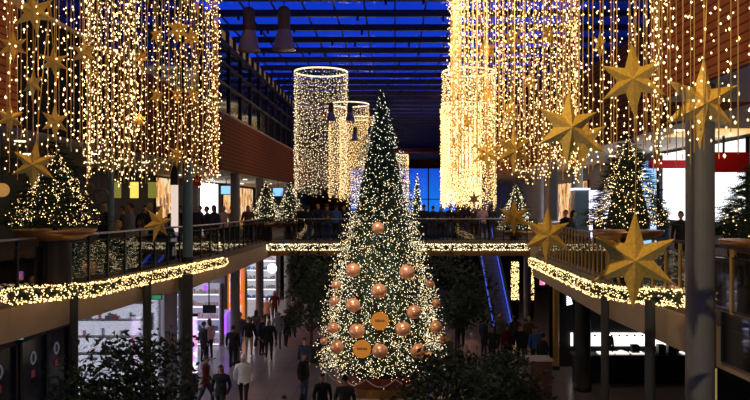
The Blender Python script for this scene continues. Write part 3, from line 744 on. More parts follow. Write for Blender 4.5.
# baubles
def make_bauble():
    e = empty('bauble', (0, 0, 0))
    MB().ball((0, 0, 0), 1., 24, 16, sz=.92).build('ball', M['copper'], e, smooth=True)
    MB().lathe([(.18, .88), (.18, 1.05), (.001, 1.06)], n=12).build('cap', M['goldpanel'], e)
    return e
b0 = make_bauble()
def surf_y(px, py, rr):
    """place on the tree's surface facing the hall, for a bearing"""
    t = (Z(py, TD)-tb)/th; r = interp(prof, max(0, min(1, t)))*1.05
    dx = X(px, TD-1.2)-TX; s = r*r-dx*dx
    return TD-(math.sqrt(s) if s > 0 else 0)
BL = [(353, 270, 7.5, 'copper bauble, left of the top pair on the giant tree'), (407, 272, 8, 'copper bauble, right of the top pair on the giant tree'),
 (336, 285, 5, 'small copper bauble on the upper left rim of the giant tree'), (430, 284, 4.5, 'small copper bauble on the upper right rim of the giant tree'),
 (379, 291, 8, 'copper bauble in the centre, above the upper orange disc'), (353, 305, 7.5, 'copper bauble left of and above the upper orange disc'),
 (414, 312, 7.5, 'copper bauble right of and above the upper orange disc'), (334, 301, 5, 'small copper bauble on the left rim, second from its top'),
 (436, 303, 4.5, 'small copper bauble on the right rim, second from its top'), (333, 328, 6, 'copper bauble on the left rim level with the upper orange disc'),
 (357, 331, 8, 'copper bauble straight above the lower orange disc'), (403, 329, 8, 'copper bauble just lower right of the upper orange disc'),
 (436, 327, 6.5, 'copper bauble on the right rim level with the upper orange disc'), (324, 341, 4, 'smallest copper bauble at the lower left rim of the giant tree'),
 (443, 339, 4, 'smallest copper bauble at the lower right rim of the giant tree'), (337, 347, 7, 'copper bauble left of the lower orange disc'),
 (380, 351, 8, 'copper bauble touching the right side of the lower orange disc'), (418, 351, 8, 'copper bauble low on the right of the giant tree'),
 (430, 356, 5, 'small copper bauble tucked beside the low right one'), (378, 228, 6.5, 'copper bauble alone, highest on the giant tree')]
bm_, bc_ = b0.children[0], b0.children[1]
for i, (px, py, r, lb) in enumerate(BL):
    if i == 0: o = b0
    else:
        o = b0.copy(); COL.objects.link(o)
        for ch in (bm_, bc_): c = ch.copy(); COL.objects.link(c); c.parent = o
    y = surf_y(px, py, r)-.1; R = r*y/750.
    o.location = (X(px, y), y, Z(py, y)); o.scale = (R, R, R); o.rotation_euler = (U(-.2, .2), U(-.3, .3), U(0, 3))
    tag(o, lb, 'bauble')
for px, py, lb in ((380, 321, 'upper round orange disc with dark lettering on the giant tree'), (362, 349, 'lower round orange disc with dark lettering on the giant tree')):
    y = surf_y(px, py, 9)-.3; R = 9*y/750.; c = (X(px, y), y, Z(py, y))
    e = empty('disc_ornament', c, lb, 'disc ornament')
    n = 32; vs = [(c[0]+R*math.cos(2*PI*k/n), c[1]+dy, c[2]+R*math.sin(2*PI*k/n)) for dy in (-.03, .03) for k in range(n)]
    MB().add(vs, [tuple(range(n)), tuple(range(2*n-1, n-1, -1))]+[(k, n+k, n+(k+1) % n, (k+1) % n) for k in range(n)]).build('disc', M['disc'], e)
    g = MB(); x = c[0]-R*.55
    for (zz, ww) in ((.06, .55), (-.08, .5)):
        x = c[0]-R*ww
        while x < c[0]+R*ww:
            w = U(.02, .05); g.box((x, c[1]-.04, c[2]+R*zz), (x+w, c[1]-.031, c[2]+R*zz+U(.025, .04))); x += w+.012
    g.build('lettering', M['ink'], e)

def small_fir(px, d, bowl_py, top_py, rpx, label, bowllabel, nl=650, m='bulb', ls=.014, bowl=True, nt=1300, droop=8):
    x = X(px, d); z0 = Z(bowl_py, d)-.02; H = Z(top_py, d)-z0; R = rpx*d/750.
    pf = [(0, R), (.08, R), (.3, R*.8), (.55, R*.52), (.8, R*.24), (1, .02)]
    e = empty('fir_tree', (x, d, z0), label, 'fir tree')
    core((x, d, z0+.05), H*.95, pf, .55).build('inner_branches', M['fir'], e)
    fir_mesh((x, d, z0+.1), H-.1, pf, nt, R*.32, droop).build('foliage', M['fir'], e, kind='stuff')
    fir_lights((x, d, z0+.1), H-.15, pf, nl, ls, m, e, droop)
    MB().tube([(x, d, z0-.02), (x, d, z0+H*.9)], [.05, .01], 8).build('trunk', M['bark'], e)
    if bowl:
        b = empty('planter_bowl', (x, d, DECK), bowllabel, 'planter')
        MB().lathe([(R*.3, -.24), (R*.6, -.19), (R*.85, -.08), (R*.92, .02), (R*.86, .02), (R*.5, -.03), (.001, -.04)], (x, d, z0), 32).build('bowl', M['bowl'], b, smooth=True)
        MB().lathe([(R*.38, 0), (R*.34, z0-.22-DECK)], (x, d, DECK), 20).build('pedestal', M['pot'], b)
small_fir(55, 15.9, 229, 142, 43, 'lit fir tree at far left standing in a wide bronze bowl', 'wide bronze bowl on a dark drum under the far left fir tree', 950, 'bulb', .0108)
small_fir(628, 17.2, 230, 133, 38, 'lit fir tree behind the biggest gold star, in a bronze bowl', 'bronze bowl under the fir tree behind the biggest gold star', 950, 'bulb', .0108)
small_fir(768, 12.6, 240, 146, 50, 'dark fir tree cut by the right edge of the picture', 'bronze bowl cut by the right edge of the picture', 160, 'bulb', .012)
small_fir(266, 36.9, 222, 180, 17, 'small white lit fir tree on the bridge, the left one of two', 'copper bowl under the left one of the two small bridge trees', 420, 'bulbW', .016, nt=700)
small_fir(290, 38.7, 222, 180, 17, 'small white lit fir tree on the bridge, the right one of two', 'copper bowl under the right one of the two small bridge trees', 420, 'bulbW', .016, nt=700)
small_fir(516, 37.4, 231, 181, 18, 'white lit fir tree behind the small gold star at the right end of the bridge', 'bronze bowl under the fir tree behind the small gold star', 520, 'bulbW', .017, nt=700)
small_fir(417, 62, 226, 172, 8, 'tiny far fir tree with white lights before the blue window', 'bowl under the tiny far fir tree', 200, 'bulbW', .035, nt=400)
small_fir(101, 19.5, 273, 236, 21, 'low lit fir standing on the gallery floor right of the far left bowl', '', 330, 'bulb', .012, bowl=False, nt=600)
tag(MB().lathe([(.15, 0), (.2, Z(273, 19.5)-DECK if Z(273, 19.5) > DECK+.05 else .1)], (X(101, 19.5), 19.5, DECK), 16).build('flower_pot', M['pot']), 'small dark pot holding the low lit fir', 'pot')

# ------------------------------------------------------------------ leafy indoor trees
def leafy(x, d, H, R, n, label, zc=.6, leaf=.13):
    e = empty('indoor_tree', (x, d, 0), label, 'indoor tree')
    MB().lathe([(.42, 0), (.5, .55), (.46, .55), (.44, .5), (.001, .5)], (x, d, 0), 20).build('pot', M['pot'], e)
    mb = MB(); mb.tube([(x, d, .45), (x+.05, d, H*.35), (x-.04, d+.03, H*.6), (x, d, H*.8)], [.07, .055, .04, .02], 8)
    cl = []
    for i in range(26):
        a = U(0, 2*PI); rr = R*math.sqrt(U(.05, 1)); zz = H*U(.36, .93); k = 1-abs(zz/H-zc)*.9; q = Vector((x+rr*k*math.cos(a), d+rr*k*math.sin(a), zz)); cl.append(q)
        mb.tube([(x, d, max(.9, zz-.6)), Vector((x, d, zz-.3)).lerp(q, .5), q], [.025, .015, .008], 5)
    mb.build('trunk', M['bark'], e)
    mb = MB()
    for i in range(n):
        c = random.choice(cl); p = c+Vector((random.gauss(0, R*.22), random.gauss(0, R*.22), random.gauss(0, H*.055)))
        dr = Vector((U(-1, 1), U(-1, 1), U(-.9, .3))).normalized(); L = leaf*U(.7, 1.3)
        s = dr.cross(Vector((U(-1, 1), U(-1, 1), U(-1, 1)))).normalized()*L*.24; nn = dr.cross(s).normalized()*L*.06
        mb.add([p, p+dr*L*.45+s+nn, p+dr*L, p+dr*L*.45-s+nn, p+dr*L*.45], [(0, 1, 4), (1, 2, 4), (2, 3, 4), (3, 0, 4)])
    mb.build('foliage', M['leaf'], e, kind='stuff')
leafy(X(128, 15.5), 15.5, 4.15, 1.3, 5600, 'big dark leafy tree in the lower left before the bright shop', leaf=.15)
leafy(X(448, 18.3), 18.3, 3.2, 1.1, 2600, 'dark leafy tree in the lower middle, right of the giant tree', leaf=.17)
leafy(X(515, 21.5), 21.5, 2.6, 1.15, 2400, 'dark leafy tree in the lower middle, the one further right', leaf=.17)
leafy(X(312, 33), 32.6, 4.9, 1.15, 2400, 'tall dark leafy tree just left of the giant tree', leaf=.2)
leafy(X(455, 32), 31.8, 4.9, 1.25, 2600, 'tall dark leafy tree just right of the giant tree', leaf=.2)
leafy(X(335, 40), 35.0, 4.3, .9, 1400, 'dark leafy tree half hidden behind the left rim of the giant tree', leaf=.2)

# ------------------------------------------------------------------ pendant lamps
def make_pendant():
    e = empty('pendant_lamp', (0, 0, 0))
    MB().lathe([(.24, 0), (.225, .02), (.17, .3), (.12, .42), (.12, .425), (.16, .28), (.215, .02), (.235, .0)], n=28).build('shade', M['lampglass'], e, smooth=True, world=False)
    MB().lathe([(.12, .40), (.13, .46), (.13, .84), (.08, .9), (.001, .91)], n=20).build('housing', mat('brown_lamp_housing', (.13, .08, .07), .5), e, world=False)
    MB().ball((0, 0, .2), .07, 12, 8).build('bulb', emit('dim_lamp_bulb', (.5, .35, .5), .25), e, smooth=True, world=False)
    MB().tube([(0, 0, .86), (0, 0, 3.0)], .012, 5).build('cable', M['cable'], e, world=False)
    return e
pl0 = make_pendant()
for i, (px, py, d, lb) in enumerate([(249, 51, 20, 'large glass pendant lamp hanging at the top, left of the pair'), (284, 50, 20, 'large glass pendant lamp hanging at the top, right of the pair'),
  (331, 121, 31, 'middle distance pendant lamp before the ringed light curtain'), (350, 121, 31, 'middle distance pendant lamp, right of the one before the ringed curtain'),
  (355, 141, 41, 'small pendant lamp, left of the pair beside the giant tree top'), (370, 140, 41, 'small pendant lamp, right of the pair beside the giant tree top'),
  (369, 155, 47, 'tiny pendant lamp lowest beside the giant tree')]):
    o = pl0 if i == 0 else copy_tree(pl0)
    o.location = P(px, py, d); s = 1.28 if i < 2 else .85; o.scale = (s, s, s); tag(o, lb, 'lamp')
# downlights on the ceilings
k = 0
for y in (12, 16, 20, 24, 29, 34, 40, 48):
    for x in ((-8.0, -9.8) if True else ()):
        k += 1; e = tag(MB().lathe([(.11, -.02), (.11, -.001)], (x, y, CZL), 16).build('downlight', M['warm_light']), 'round warm downlight set in the left gallery ceiling', 'downlight', 'downlights in the left gallery ceiling')
for y in (9, 12, 15, 19, 24, 29, 35, 42):
    for x in (6.6, 8.4):
        if y > 13 and x < 7: x = 7.2
        tag(MB().lathe([(.12, -.02), (.12, -.001)], (x, y, CZR), 16).build('downlight', M['warm_light']), 'round warm downlight set in the right gallery ceiling', 'downlight', 'downlights in the right gallery ceiling')

# ------------------------------------------------------------------ upper shops
def lit(name, a, b, m, label, cat='shop window'):
    e = empty(name, ((a[0]+b[0])/2, (a[1]+b[1])/2, a[2]), label, cat)
    MB().box(a, b).build('lit_panel', M[m], e)
    x0, x1 = sorted((a[0], b[0])); y0, y1 = sorted((a[1], b[1])); z0, z1 = sorted((a[2], b[2])); t = .05
    f = MB()
    if x1-x0 < y1-y0: f.box((x0-.02, y0-t, z0), (x1+.02, y0-.001, z1)).box((x0-.02, y1+.001, z0), (x1+.02, y1+t, z1)).box((x0-.02, y0-t, z1+.001), (x1+.02, y1+t, z1+t))
    else: f.box((x0-t, y0-.02, z0), (x0-.001, y1+.02, z1)).box((x1+.001, y0-.02, z0), (x1+t, y1+.02, z1)).box((x0-t, y0-.02, z1+.001), (x1+t, y1+.02, z1+t))
    f.build('frame', M['steel'], e); return e
lit('display_window', (-11.06, 42.3, DECK+.02), (-11.0, 46.6, CZL-.1), 'white_light', 'bright white shop window on the left gallery, next to the red flower')
lit('display_window', (-11.06, 34.5, DECK+.02), (-11.0, 37.5, CZL-.1), 'display_gold', 'golden lit shop window on the left gallery, left of the bright white one')
lit('display_window', (-11.06, 48, DECK+.02), (-11.0, 58, CZL-.15), 'display_gold', 'long warm shop window at the far end of the left gallery')
lit('display_window', (9.5, 20.3, EYE-.5), (9.56, 26.6, CZR-.1), 'blue_screenwall', 'brilliant white backlit wall behind the thick pillar')
lit('display_window', (9.5, 37, DECK+.02), (9.56, 44, CZR-.7), 'display_gold', 'warm lit shop window far on the right gallery, between the dark columns')
lit('display_window', (9.5, 33, DECK+.02), (9.56, 36.8, CZR-1.2), 'cool_light', 'pinkish white shop window left of the right fir tree')
lit('display_window', (9.5, 27.2, DECK+.02), (9.56, 29., CZR-.25), 'blue_dim' if 'blue_dim' in M else 'screen', 'pale blue glass strip left of the brilliant white wall')
# red canopy pieces
e = empty('shop_canopy', (8.5, 22.6, CZR-1), 'red angular canopy in front of the brilliant white wall', 'canopy')
a, b = frontal(652, 690, 160, 168, 24); MB().box((a[0], a[1], a[2]), (b[0], b[1]+.3, b[2])).build('red_beam', M['red'], e)
a, b = frontal(712, 765, 152, 172, 20); MB().box((a[0], a[1], a[2]), (9.44, b[1]+.3, b[2])).build('red_beam', M['red'], e)
MB().bar((8.35, 24.1, Z(162, 24)), (8.45, 24.1, CZR), .05, .05).build('hanger', M['steel'], e)
MB().bar((8.85, 20.2, Z(155, 20)), (8.85, 20.2, CZR), .05, .05).build('hanger', M['steel'], e)
tag(MB().box((7.4, 18.6, CZR-.04), (9.2, 20.6, CZR-.001)).build('ceiling_panel', emit('warm_ceiling_panel', (1., .66, .22), .9)), 'warm yellow light panel on the ceiling right of the thick pillar', 'light')
# lanterns / lit signs on left gallery
for i, (px, w, lb) in enumerate(((134, 8, 'yellow lit shop banner on the left gallery, the brightest'), (117, 7, 'dim yellow green shop banner left of the brightest one'), (152, 8, 'dim yellow shop banner right of the brightest one'))):
    d = 25.; a, b = frontal(px-w/2, px+w/2, 182, 198, d)
    e = empty('hanging_banner', (X(px, d), d, a[2]), lb, 'banner')
    MB().box(a, b).build('lit_face', M['yellow_sign'] if i == 0 else emit('dim_yellow_%d' % i, (.8, .75, .12), .25), e)
    MB().box((a[0]-.02, d-.02, b[2]), (b[0]+.02, d+.08, b[2]+.04)).build('top_bar', M['steel'], e)
    MB().bar((X(px, d), d+.03, b[2]+.04), (X(px, d), d+.03, CZL), .02, .02).build('hanger', M['steel'], e)
a, b = frontal(171, 177, 185, 222, 26); e = empty('light_column', (a[0], 26, DECK), 'slim white lit column on the left gallery behind the tilted star', 'light column')
MB().box((a[0], 26, DECK), (b[0], 26.15, b[2])).build('lit_body', emit('soft_white_strip', (1, .8, .7), .8), e); MB().box((a[0]-.02, 25.98, b[2]), (b[0]+.02, 26.17, CZL)).build('cap', M['steel'], e)
for i, (px, py, d) in enumerate(((226, 190, 38.5), (278, 192, 39.5))):
    a, b = frontal(px-5, px+5, py-4, py+4, d); e = empty('wall_monitor', (X(px, d), d, a[2]), ['blue glowing monitor hanging left of the first bridge tree', 'blue glowing monitor hanging between the two bridge trees'][i], 'monitor')
    MB().box(a, b).build('screen', M['screen'], e); MB().box((a[0]-.04, d+.061, a[2]-.04), (b[0]+.04, d+.12, b[2]+.04)).build('housing', M['blackplastic'], e)
    MB().bar((X(px, d), d+.09, b[2]+.04), (X(px, d), d+.09, CZL if i == 0 else CZL), .03, .03).build('bracket', M['steel'], e)
# red flower
e = empty('poinsettia', (X(197, 24), 24, Z(181, 24)), 'big red flower ornament on the left gallery beside the blue-grey column', 'flower ornament')
mb = MB(); c = Vector(P(197, 181, 24))
for k in range(16):
    a = 2*PI*k/8+(.4 if k > 7 else 0); R = .22 if k < 8 else .14; dv = Vector((math.cos(a), -.25 if k > 7 else -.05, math.sin(a))); s = Vector((-math.sin(a), 0, math.cos(a)))*R*.32
    mb.add([c, c+dv*R*.5+s, c+dv*R, c+dv*R*.5-s, c+dv*R*.5+Vector((0, .05, 0))], [(0, 1, 4), (1, 2, 4), (2, 3, 4), (3, 0, 4), (0, 3, 2, 1)])
mb.build('petals', M['redflower'], e); MB().ball(c-Vector((0, .05, 0)), .04).build('flower_centre', M['gold'], e)
MB().tube([c+Vector((0, .06, 0)), (c.x, c.y+.06, CZL)], .01).build('cord', M['cable'], e)
# rings, left
for i, (px, py, d) in enumerate(((88, 190, 15.2), (102, 196, 15.3), (96, 211, 15.4))):
    c = P(px, py, d); n = 20; r = 6.5*d/750
    o = MB().tube([(c[0]+r*math.cos(2*PI*k/n), c[1], c[2]+r*math.sin(2*PI*k/n)) for k in range(n+1)], .035, 8, caps=False).build('wreath_ring', mat('grey_ring_%d' % i, (.10, .08, .07), .5, .3), smooth=True)
    tag(o, ['dull grey ring ornament, highest of three beside the far left fir', 'dull grey ring ornament, rightmost of three beside the far left fir', 'dull grey ring ornament, lowest of three beside the far left fir'][i], 'ring ornament')
    MB().tube([(c[0], c[1], c[2]+r), (c[0], c[1], CZL)], .008, 4).build('cord', M['cable'], o, world=False)
e = empty('globe_lamp', P(2, 190, 12), 'dim golden globe lamp at the left edge behind the fir tree', 'lamp')
c = P(2, 190, 14.5); MB().ball(c, 7*14.5/750., 16, 12).build('globe', emit('golden_globe', (1, .5, .12), .35, base=(.5, .3, .1)), e, smooth=True); MB().tube([(c[0], c[1], c[2]+.12), (c[0], c[1], CZL)], .01).build('cord', M['cable'], e)
# bar stools and table right
def stool(x, y, label):
    e = empty('bar_stool', (x, y, DECK), label, 'bar stool')
    MB().lathe([(.17, .72), (.18, .76), (.16, .78), (.001, .78)], (x, y, DECK), 18).build('seat', M['blackplastic'], e)
    for k in range(4):
        a = PI/4+k*PI/2; MB().tube([(x+.13*math.cos(a), y+.13*math.sin(a), DECK+.73), (x+.22*math.cos(a), y+.22*math.sin(a), DECK)], .016, 6).build('leg', M['brushed'], e)
    n = 16; MB().tube([(x+.19*math.cos(2*PI*k/n), y+.19*math.sin(2*PI*k/n), DECK+.25) for k in range(n+1)], .01, 5, caps=False).build('footrest', M['brushed'], e)
stool(X(726, 12.6), 13.4, 'black bar stool right of the thick pillar, the nearer to it')
stool(X(743, 12.8), 13.9, 'black bar stool right of the thick pillar, near the picture edge')
stool(X(672, 17), 18.2, 'black bar stool left of the thick pillar behind the railing')
# escalator
def escalator(x0, label):
    w = .95; e = empty('escalator', (x0+w/2, 38.6, 0), label, 'escalator')
    y0, y1 = 38.6, 38.6+(DECK)*1.732; 
    for s in (0, 1):
        xx = x0+s*w
        MB().bar((xx, y0, .35), (xx, y1, DECK+.35), .04, .16).build('lit_side_panel', M['handrail_blue'], e)
        MB().tube([(xx, y0-1, .95), (xx, y0, 1.0), (xx, y1, DECK+1.0), (xx, y1+.8, DECK+1.0)], .05, 8).build('handrail', M['rubber'], e)
    n = 24
    for i in range(n):
        t = i/n; y = lerp(y0, y1, t); z = lerp(.05, DECK, t)
        MB().box((x0+.05, y, z), (x0+w-.05, y+(y1-y0)/n+.02, z+DECK/n)).build('step', M['brushed'], e)
    MB().bar((x0+w/2, y0, -.12), (x0+w/2, y1, DECK-.35), w+.06, .25).build('truss', M['steel'], e)
escalator(5.12, 'escalator with blue lit sides rising beyond the bridge, right of the giant tree')
# golden sparkle panels
for i, (p0, p1) in enumerate(((511, 519), (529, 534))):
    a, b = frontal(p0, p1, 262, 300, 44.5); e = empty('light_net', (a[0], 44.5, 0), ['golden sparkling light panel right of the escalator', 'narrow golden sparkling light panel beyond the dark column right of the escalator'][i], 'light panel')
    MB().box((a[0], 44.6, 0), (b[0], 44.7, b[2]+.6)).build('backing', M['dark_wall'], e)
    light_cloud([(U(a[0], b[0]), 44.5+U(0, .08), U(a[2], b[2])) for _ in range(360 if i == 0 else 220)], .026, .026, 'bulbG', 'fairy_lights', e)
# rope posts by the giant tree
def stanchion(x, y, label):
    e = empty('rope_post', (x, y, 0), label, 'barrier post')
    MB().lathe([(.16, 0), (.15, .03), (.03, .05)], (x, y, 0), 18).build('foot', M['brushed'], e)
    MB().lathe([(.025, .04), (.025, .95)], (x, y, 0), 12).build('pole', M['brushed'], e)
    MB().ball((x, y, .98), .045, 12, 8).build('knob', M['brushed'], e, smooth=True)
SP = [(X(326, 26.6), 26.6), (X(346, 25.7), 25.7), (X(420, 25.7), 25.7), (X(442, 26.6), 26.6)]
for (x, y), l in zip(SP, ['silver rope post left of the giant tree stand, further out', 'silver rope post at the left front of the giant tree stand', 'silver rope post at the right front of the giant tree stand', 'silver rope post right of the giant tree stand, further out']): stanchion(x, y, l)
for a, b, l in ((0, 1, 'beige barrier rope slung between the two left posts'), (2, 3, 'beige barrier rope slung between the two right posts')):
    p, q = SP[a], SP[b]
    tag(MB().tube([(lerp(p[0], q[0], t/8), lerp(p[1], q[1], t/8), .9-.22*math.sin(PI*t/8)) for t in range(9)], .02, 6).build('barrier_rope', M['rope']), l, 'rope')
# counter desk at lower right of the floor
e = empty('info_desk', (X(541, 24), 24.5, 0), 'low brown desk standing at the foot of the ochre column', 'desk')
a = (X(531, 26), 26, 0); b = (X(552, 26), 26.8, Z(360, 26))
MB().box((a[0], 26, 0), (b[0], 26.8, b[2]-.05)).build('body', mat('brown_desk', (.16, .08, .07), .5), e)
MB().box((a[0]-.05, 25.95, b[2]-.05), (b[0]+.05, 26.85, b[2])).build('top', M['wtop'], e)

# ------------------------------------------------------------------ people
def skin(verts, edges, radii, root=0, sub=1):
    me = bpy.data.meshes.new('tmp'); me.from_pydata(verts, edges, [])
    ob = bpy.data.objects.new('tmp', me); COL.objects.link(ob)
    md = ob.modifiers.new('s', 'SKIN')
    sv = me.skin_vertices[0].data
    for i, r in enumerate(radii): sv[i].radius = r if isinstance(r, tuple) else (r, r); sv[i].use_root = (i == root)
    md.use_smooth_shade = True
    if sub: ob.modifiers.new('b', 'SUBSURF').levels = sub
    dg = bpy.context.evaluated_depsgraph_get(); ev = ob.evaluated_get(dg); m2 = ev.to_mesh()
    v = [tuple(x.co) for x in m2.vertices]; f = [tuple(p.vertices) for p in m2.polygons]
    ev.to_mesh_clear(); bpy.data.objects.remove(ob); bpy.data.meshes.remove(me)
    return v, f
def hand(mb, wrist, d, side, mi):
    """palm with four unequal curled fingers and a thumb; d = direction of the hand"""
    d = Vector(d).normalized(); w = Vector(wrist); s = Vector((side, 0, 0)); fwd = Vector((0, -1, 0))
    if abs(d.y) > .7: fwd = Vector((0, 0, -1)) if d.y < 0 else Vector((0, 0, 1))
    acr = d.cross(s).normalized()      # across the palm
    pal = w+d*.05
    v, f = skin([w, pal, w+d*.09], [(0, 1), (1, 2)], [(.026, .022), (.036, .018), (.036, .014)], 0, 1); mb.add(v, f, mi)
    for k, L in enumerate((.068, .078, .072, .056)):
        o = acr*(.027-.018*k); b = w+d*.085+o; c1 = b+d*L*.45-s*.006; c2 = c1+d*L*.3-s*.02; c3 = c2+d*L*.2-s*.024
        v, f = skin([b, c1, c2, c3], [(0, 1), (1, 2), (2, 3)], [.0095, .009, .008, .006], 0, 1); mb.add(v, f, mi)
    b = w+d*.025+acr*.024; v, f = skin([b, b+acr*.025+d*.03-s*.01, b+acr*.03+d*.06-s*.02], [(0, 1), (1, 2)], [.012, .0105, .008], 0, 1); mb.add(v, f, mi)
def person_mesh(pose, fat=1.):
    mb = MB()
    hipz = .93; k = fat
    V = [(0, 0, hipz), (0, .005, 1.10), (0, 0, 1.27), (0, .01, 1.40), (0, .01, 1.50), (0, -.005, 1.56)]
    R = [(.165*k, .125*k), (.155*k, .12*k), (.175*k, .13*k), (.15*k, .11*k), (.062, .062), (.05, .055)]
    E = [(0, 1), (1, 2), (2, 3), (3, 4), (4, 5)]
    hands = []
    if pose == 'sit':
        dz = -.45
        V = [(x, y, z+dz) for x, y, z in V]; hipz += dz
    for s in (-1, 1):
        sh = (s*.19*k, .01, hipz+.47)
        if pose == 'walk': el = (s*.25*k, .05*s+.02, hipz+.19); wr = (s*.25*k, -.10*s-.06, hipz-.04); hd = (0, -.3*s-.1, -1)
        elif pose == 'lean' or pose == 'sit': el = (s*.25*k, -.07, hipz+.22); wr = (s*.13, -.30, hipz+.22); hd = (-.25*s, -1, 0)
        else: el = (s*.25*k, .03, hipz+.19); wr = (s*.25*k, -.03, hipz-.05); hd = (0, -.12, -1)
        i = len(V); V += [sh, el, wr]; R += [(.075*k, .075*k), (.055*k, .055*k), (.036, .036)]; E += [(3, i), (i, i+1), (i+1, i+2)]
        hands.append((wr, hd, s))
        hp = (s*.095*k, 0, hipz-.06)
        if pose == 'walk': kn = (s*.10, -.16*s-.03, .50); an = (s*.10, -.26*s+.07, .09) if s > 0 else (s*.10, .30, .14)
        elif pose == 'sit': kn = (s*.13, -.42, hipz+.02); an = (s*.13, -.42, .09)
        else: kn = (s*.11, -.02, .50); an = (s*.12, .02, .09)
        toe = (an[0]+s*.02, an[1]-.16, .045 if an[2] < .1 else .06)
        heel = (an[0], an[1]+.02, an[2]-.045)
        i = len(V); V += [hp, kn, an, heel, toe]; R += [(.105*k, .11*k), (.068, .07), (.045, .05), (.045, .04), (.042, .032)]; E += [(0, i), (i, i+1), (i+1, i+2), (i+2, i+3), (i+3, i+4)]
    v, f = skin(V, E, R, 0, 1)
    n0 = len(mb.f); mb.add(v, f, 1)
    hz = hipz
    for j in range(n0, len(mb.f)):
        c = [sum(mb.v[i][a] for i in mb.f[j])/len(mb.f[j]) for a in range(3)]
        if c[2] < .105: mb.m[j] = 3
        elif c[2] > hz+.575: mb.m[j] = 0
        elif pose == 'sit' and (c[1] < -.14 and abs(c[0]) < .24 and c[2] < hz+.12 or c[2] < hz-.05): mb.m[j] = 2
        elif pose != 'sit' and c[2] < hz-.10 and abs(c[0]) < .215*k: mb.m[j] = 2
    for wr, hd, s in hands: hand(mb, wr, hd, s, 0)
    # head with brow, nose, mouth, ears, eyes
    hc = Vector((0, -.015, hz+.72)); n, m = 20, 14; vs = []; fs = []
    for i in range(m+1):
        ph = PI*i/m; rr = max(1e-4, math.sin(ph)); zz = -math.cos(ph)
        for q in range(n):
            t = 2*PI*q/n; x = .076*rr*math.cos(t); y = .096*rr*math.sin(t); z = .118*zz
            if zz < 0: x *= 1+.22*zz; y = y*(1+.12*zz)-.012*(-zz)*(1 if y < 0 else .3)
            fr = max(0, -math.sin(t))**3*rr
            if abs(zz-.12) < .16: y += .008*fr*(1 if abs(math.cos(t)) > .2 else 0)
            vs.append(hc+Vector((x, y, z)))
    for i in range(m):
        for q in range(n): fs.append((i*n+q, i*n+(q+1) % n, (i+1)*n+(q+1) % n, (i+1)*n+q))
    mb.add(vs, fs, 0)
    mb.add([hc+Vector(p) for p in ((0, -.092, .03), (.016, -.088, -.03), (-.016, -.088, -.03), (0, -.122, -.026), (0, -.09, -.038))], [(0, 1, 3), (0, 3, 2), (1, 4, 3), (3, 4, 2)], 0)
    for s in (-1, 1):
        mb.ball(hc+Vector((s*.077, .005, -.005)), .028, 8, 6, 0, .35, .7, 1.1)
        mb.ball(hc+Vector((s*.029, -.085, .018)), .0115, 8, 6, 4)
    mb.ball(hc+Vector((0, -.093, -.062)), .022, 8, 6, 5, 1, .4, .3)
    return mb, hc
PM = {}
eye_m = mat('eye', (.05, .04, .03), .2); lip_m = mat('lip', (.4, .12, .1), .5)
for pose in ('stand', 'walk', 'lean', 'sit'):
    for fat in (1., 1.14):
        mb, hc = person_mesh(pose, fat)
        o = mb.build('person', [SKIN, CL['black'], CL['navy'], CL['black'], eye_m, lip_m], smooth=True)
        PM[(pose, fat)] = (o.data, hc.copy()); bpy.data.objects.remove(o)
def hair_mesh(kind, hc):
    mb = MB(); n = 18; m = 12; vs = []; fs = []
    top = 9 if kind != 'long' else 9
    for i in range(m+1):
        ph = PI*i/m*.60 if kind != 'hat' else PI*i/m*.52
        for q in range(n):
            t = 2*PI*q/n; f = 1.0
            x = .086*math.sin(ph)*math.cos(t); y = .108*math.sin(ph)*math.sin(t)+.006; z = .125*math.cos(ph)+.008
            if math.sin(t) < -.25 and z < .055 and kind != 'hat': z = .055+.01*math.cos(t)
            if kind == 'hat': x *= 1.07; y *= 1.07; z = z*1.12+.02 if z > 0 else z+.03
            if kind == 'long' and i > 8 and math.sin(t) > -.2: z -= .045*(i-8); x *= 1.05; y *= 1.03
            vs.append(hc+Vector((x, y, z)))
    for i in range(m):
        for q in range(n): fs.append((i*n+q, (i+1)*n+q, (i+1)*n+(q+1) % n, i*n+(q+1) % n))
    mb.add(vs, fs)
    if kind == 'hat': mb.ball(hc+Vector((0, 0, .17)), .025, 10, 8)
    return mb
HM = {}
for key, (me, hc) in PM.items():
    for kd in ('short', 'long', 'hat'):
        o = hair_mesh(kd, hc).build('hair', [HAIR['dark']], smooth=True); HM[(key, kd)] = o.data; bpy.data.objects.remove(o)
def person(px, d, z, pose, face, top, legs, hair, haircol, label, fat=1., s=1., x=None):
    me, hc = PM[(pose, fat)]
    o = bpy.data.objects.new('person', me); COL.objects.link(o)
    o.location = (X(px, d) if x is None else x, d, z); o.rotation_euler = (0, 0, face); o.scale = (s, s, s)
    for i, m in ((1, CL[top]), (2, CL[legs])):
        o.material_slots[i].link = 'OBJECT'; o.material_slots[i].material = m
    tag(o, label, 'person')
    h = bpy.data.objects.new('hat' if hair == 'hat' else 'hair', HM[((pose, fat), hair)]); COL.objects.link(h); h.parent = o
    h.material_slots[0].link = 'OBJECT'; h.material_slots[0].material = HAIR[haircol] if haircol in HAIR else CL[haircol]
    return o
G = 0.0
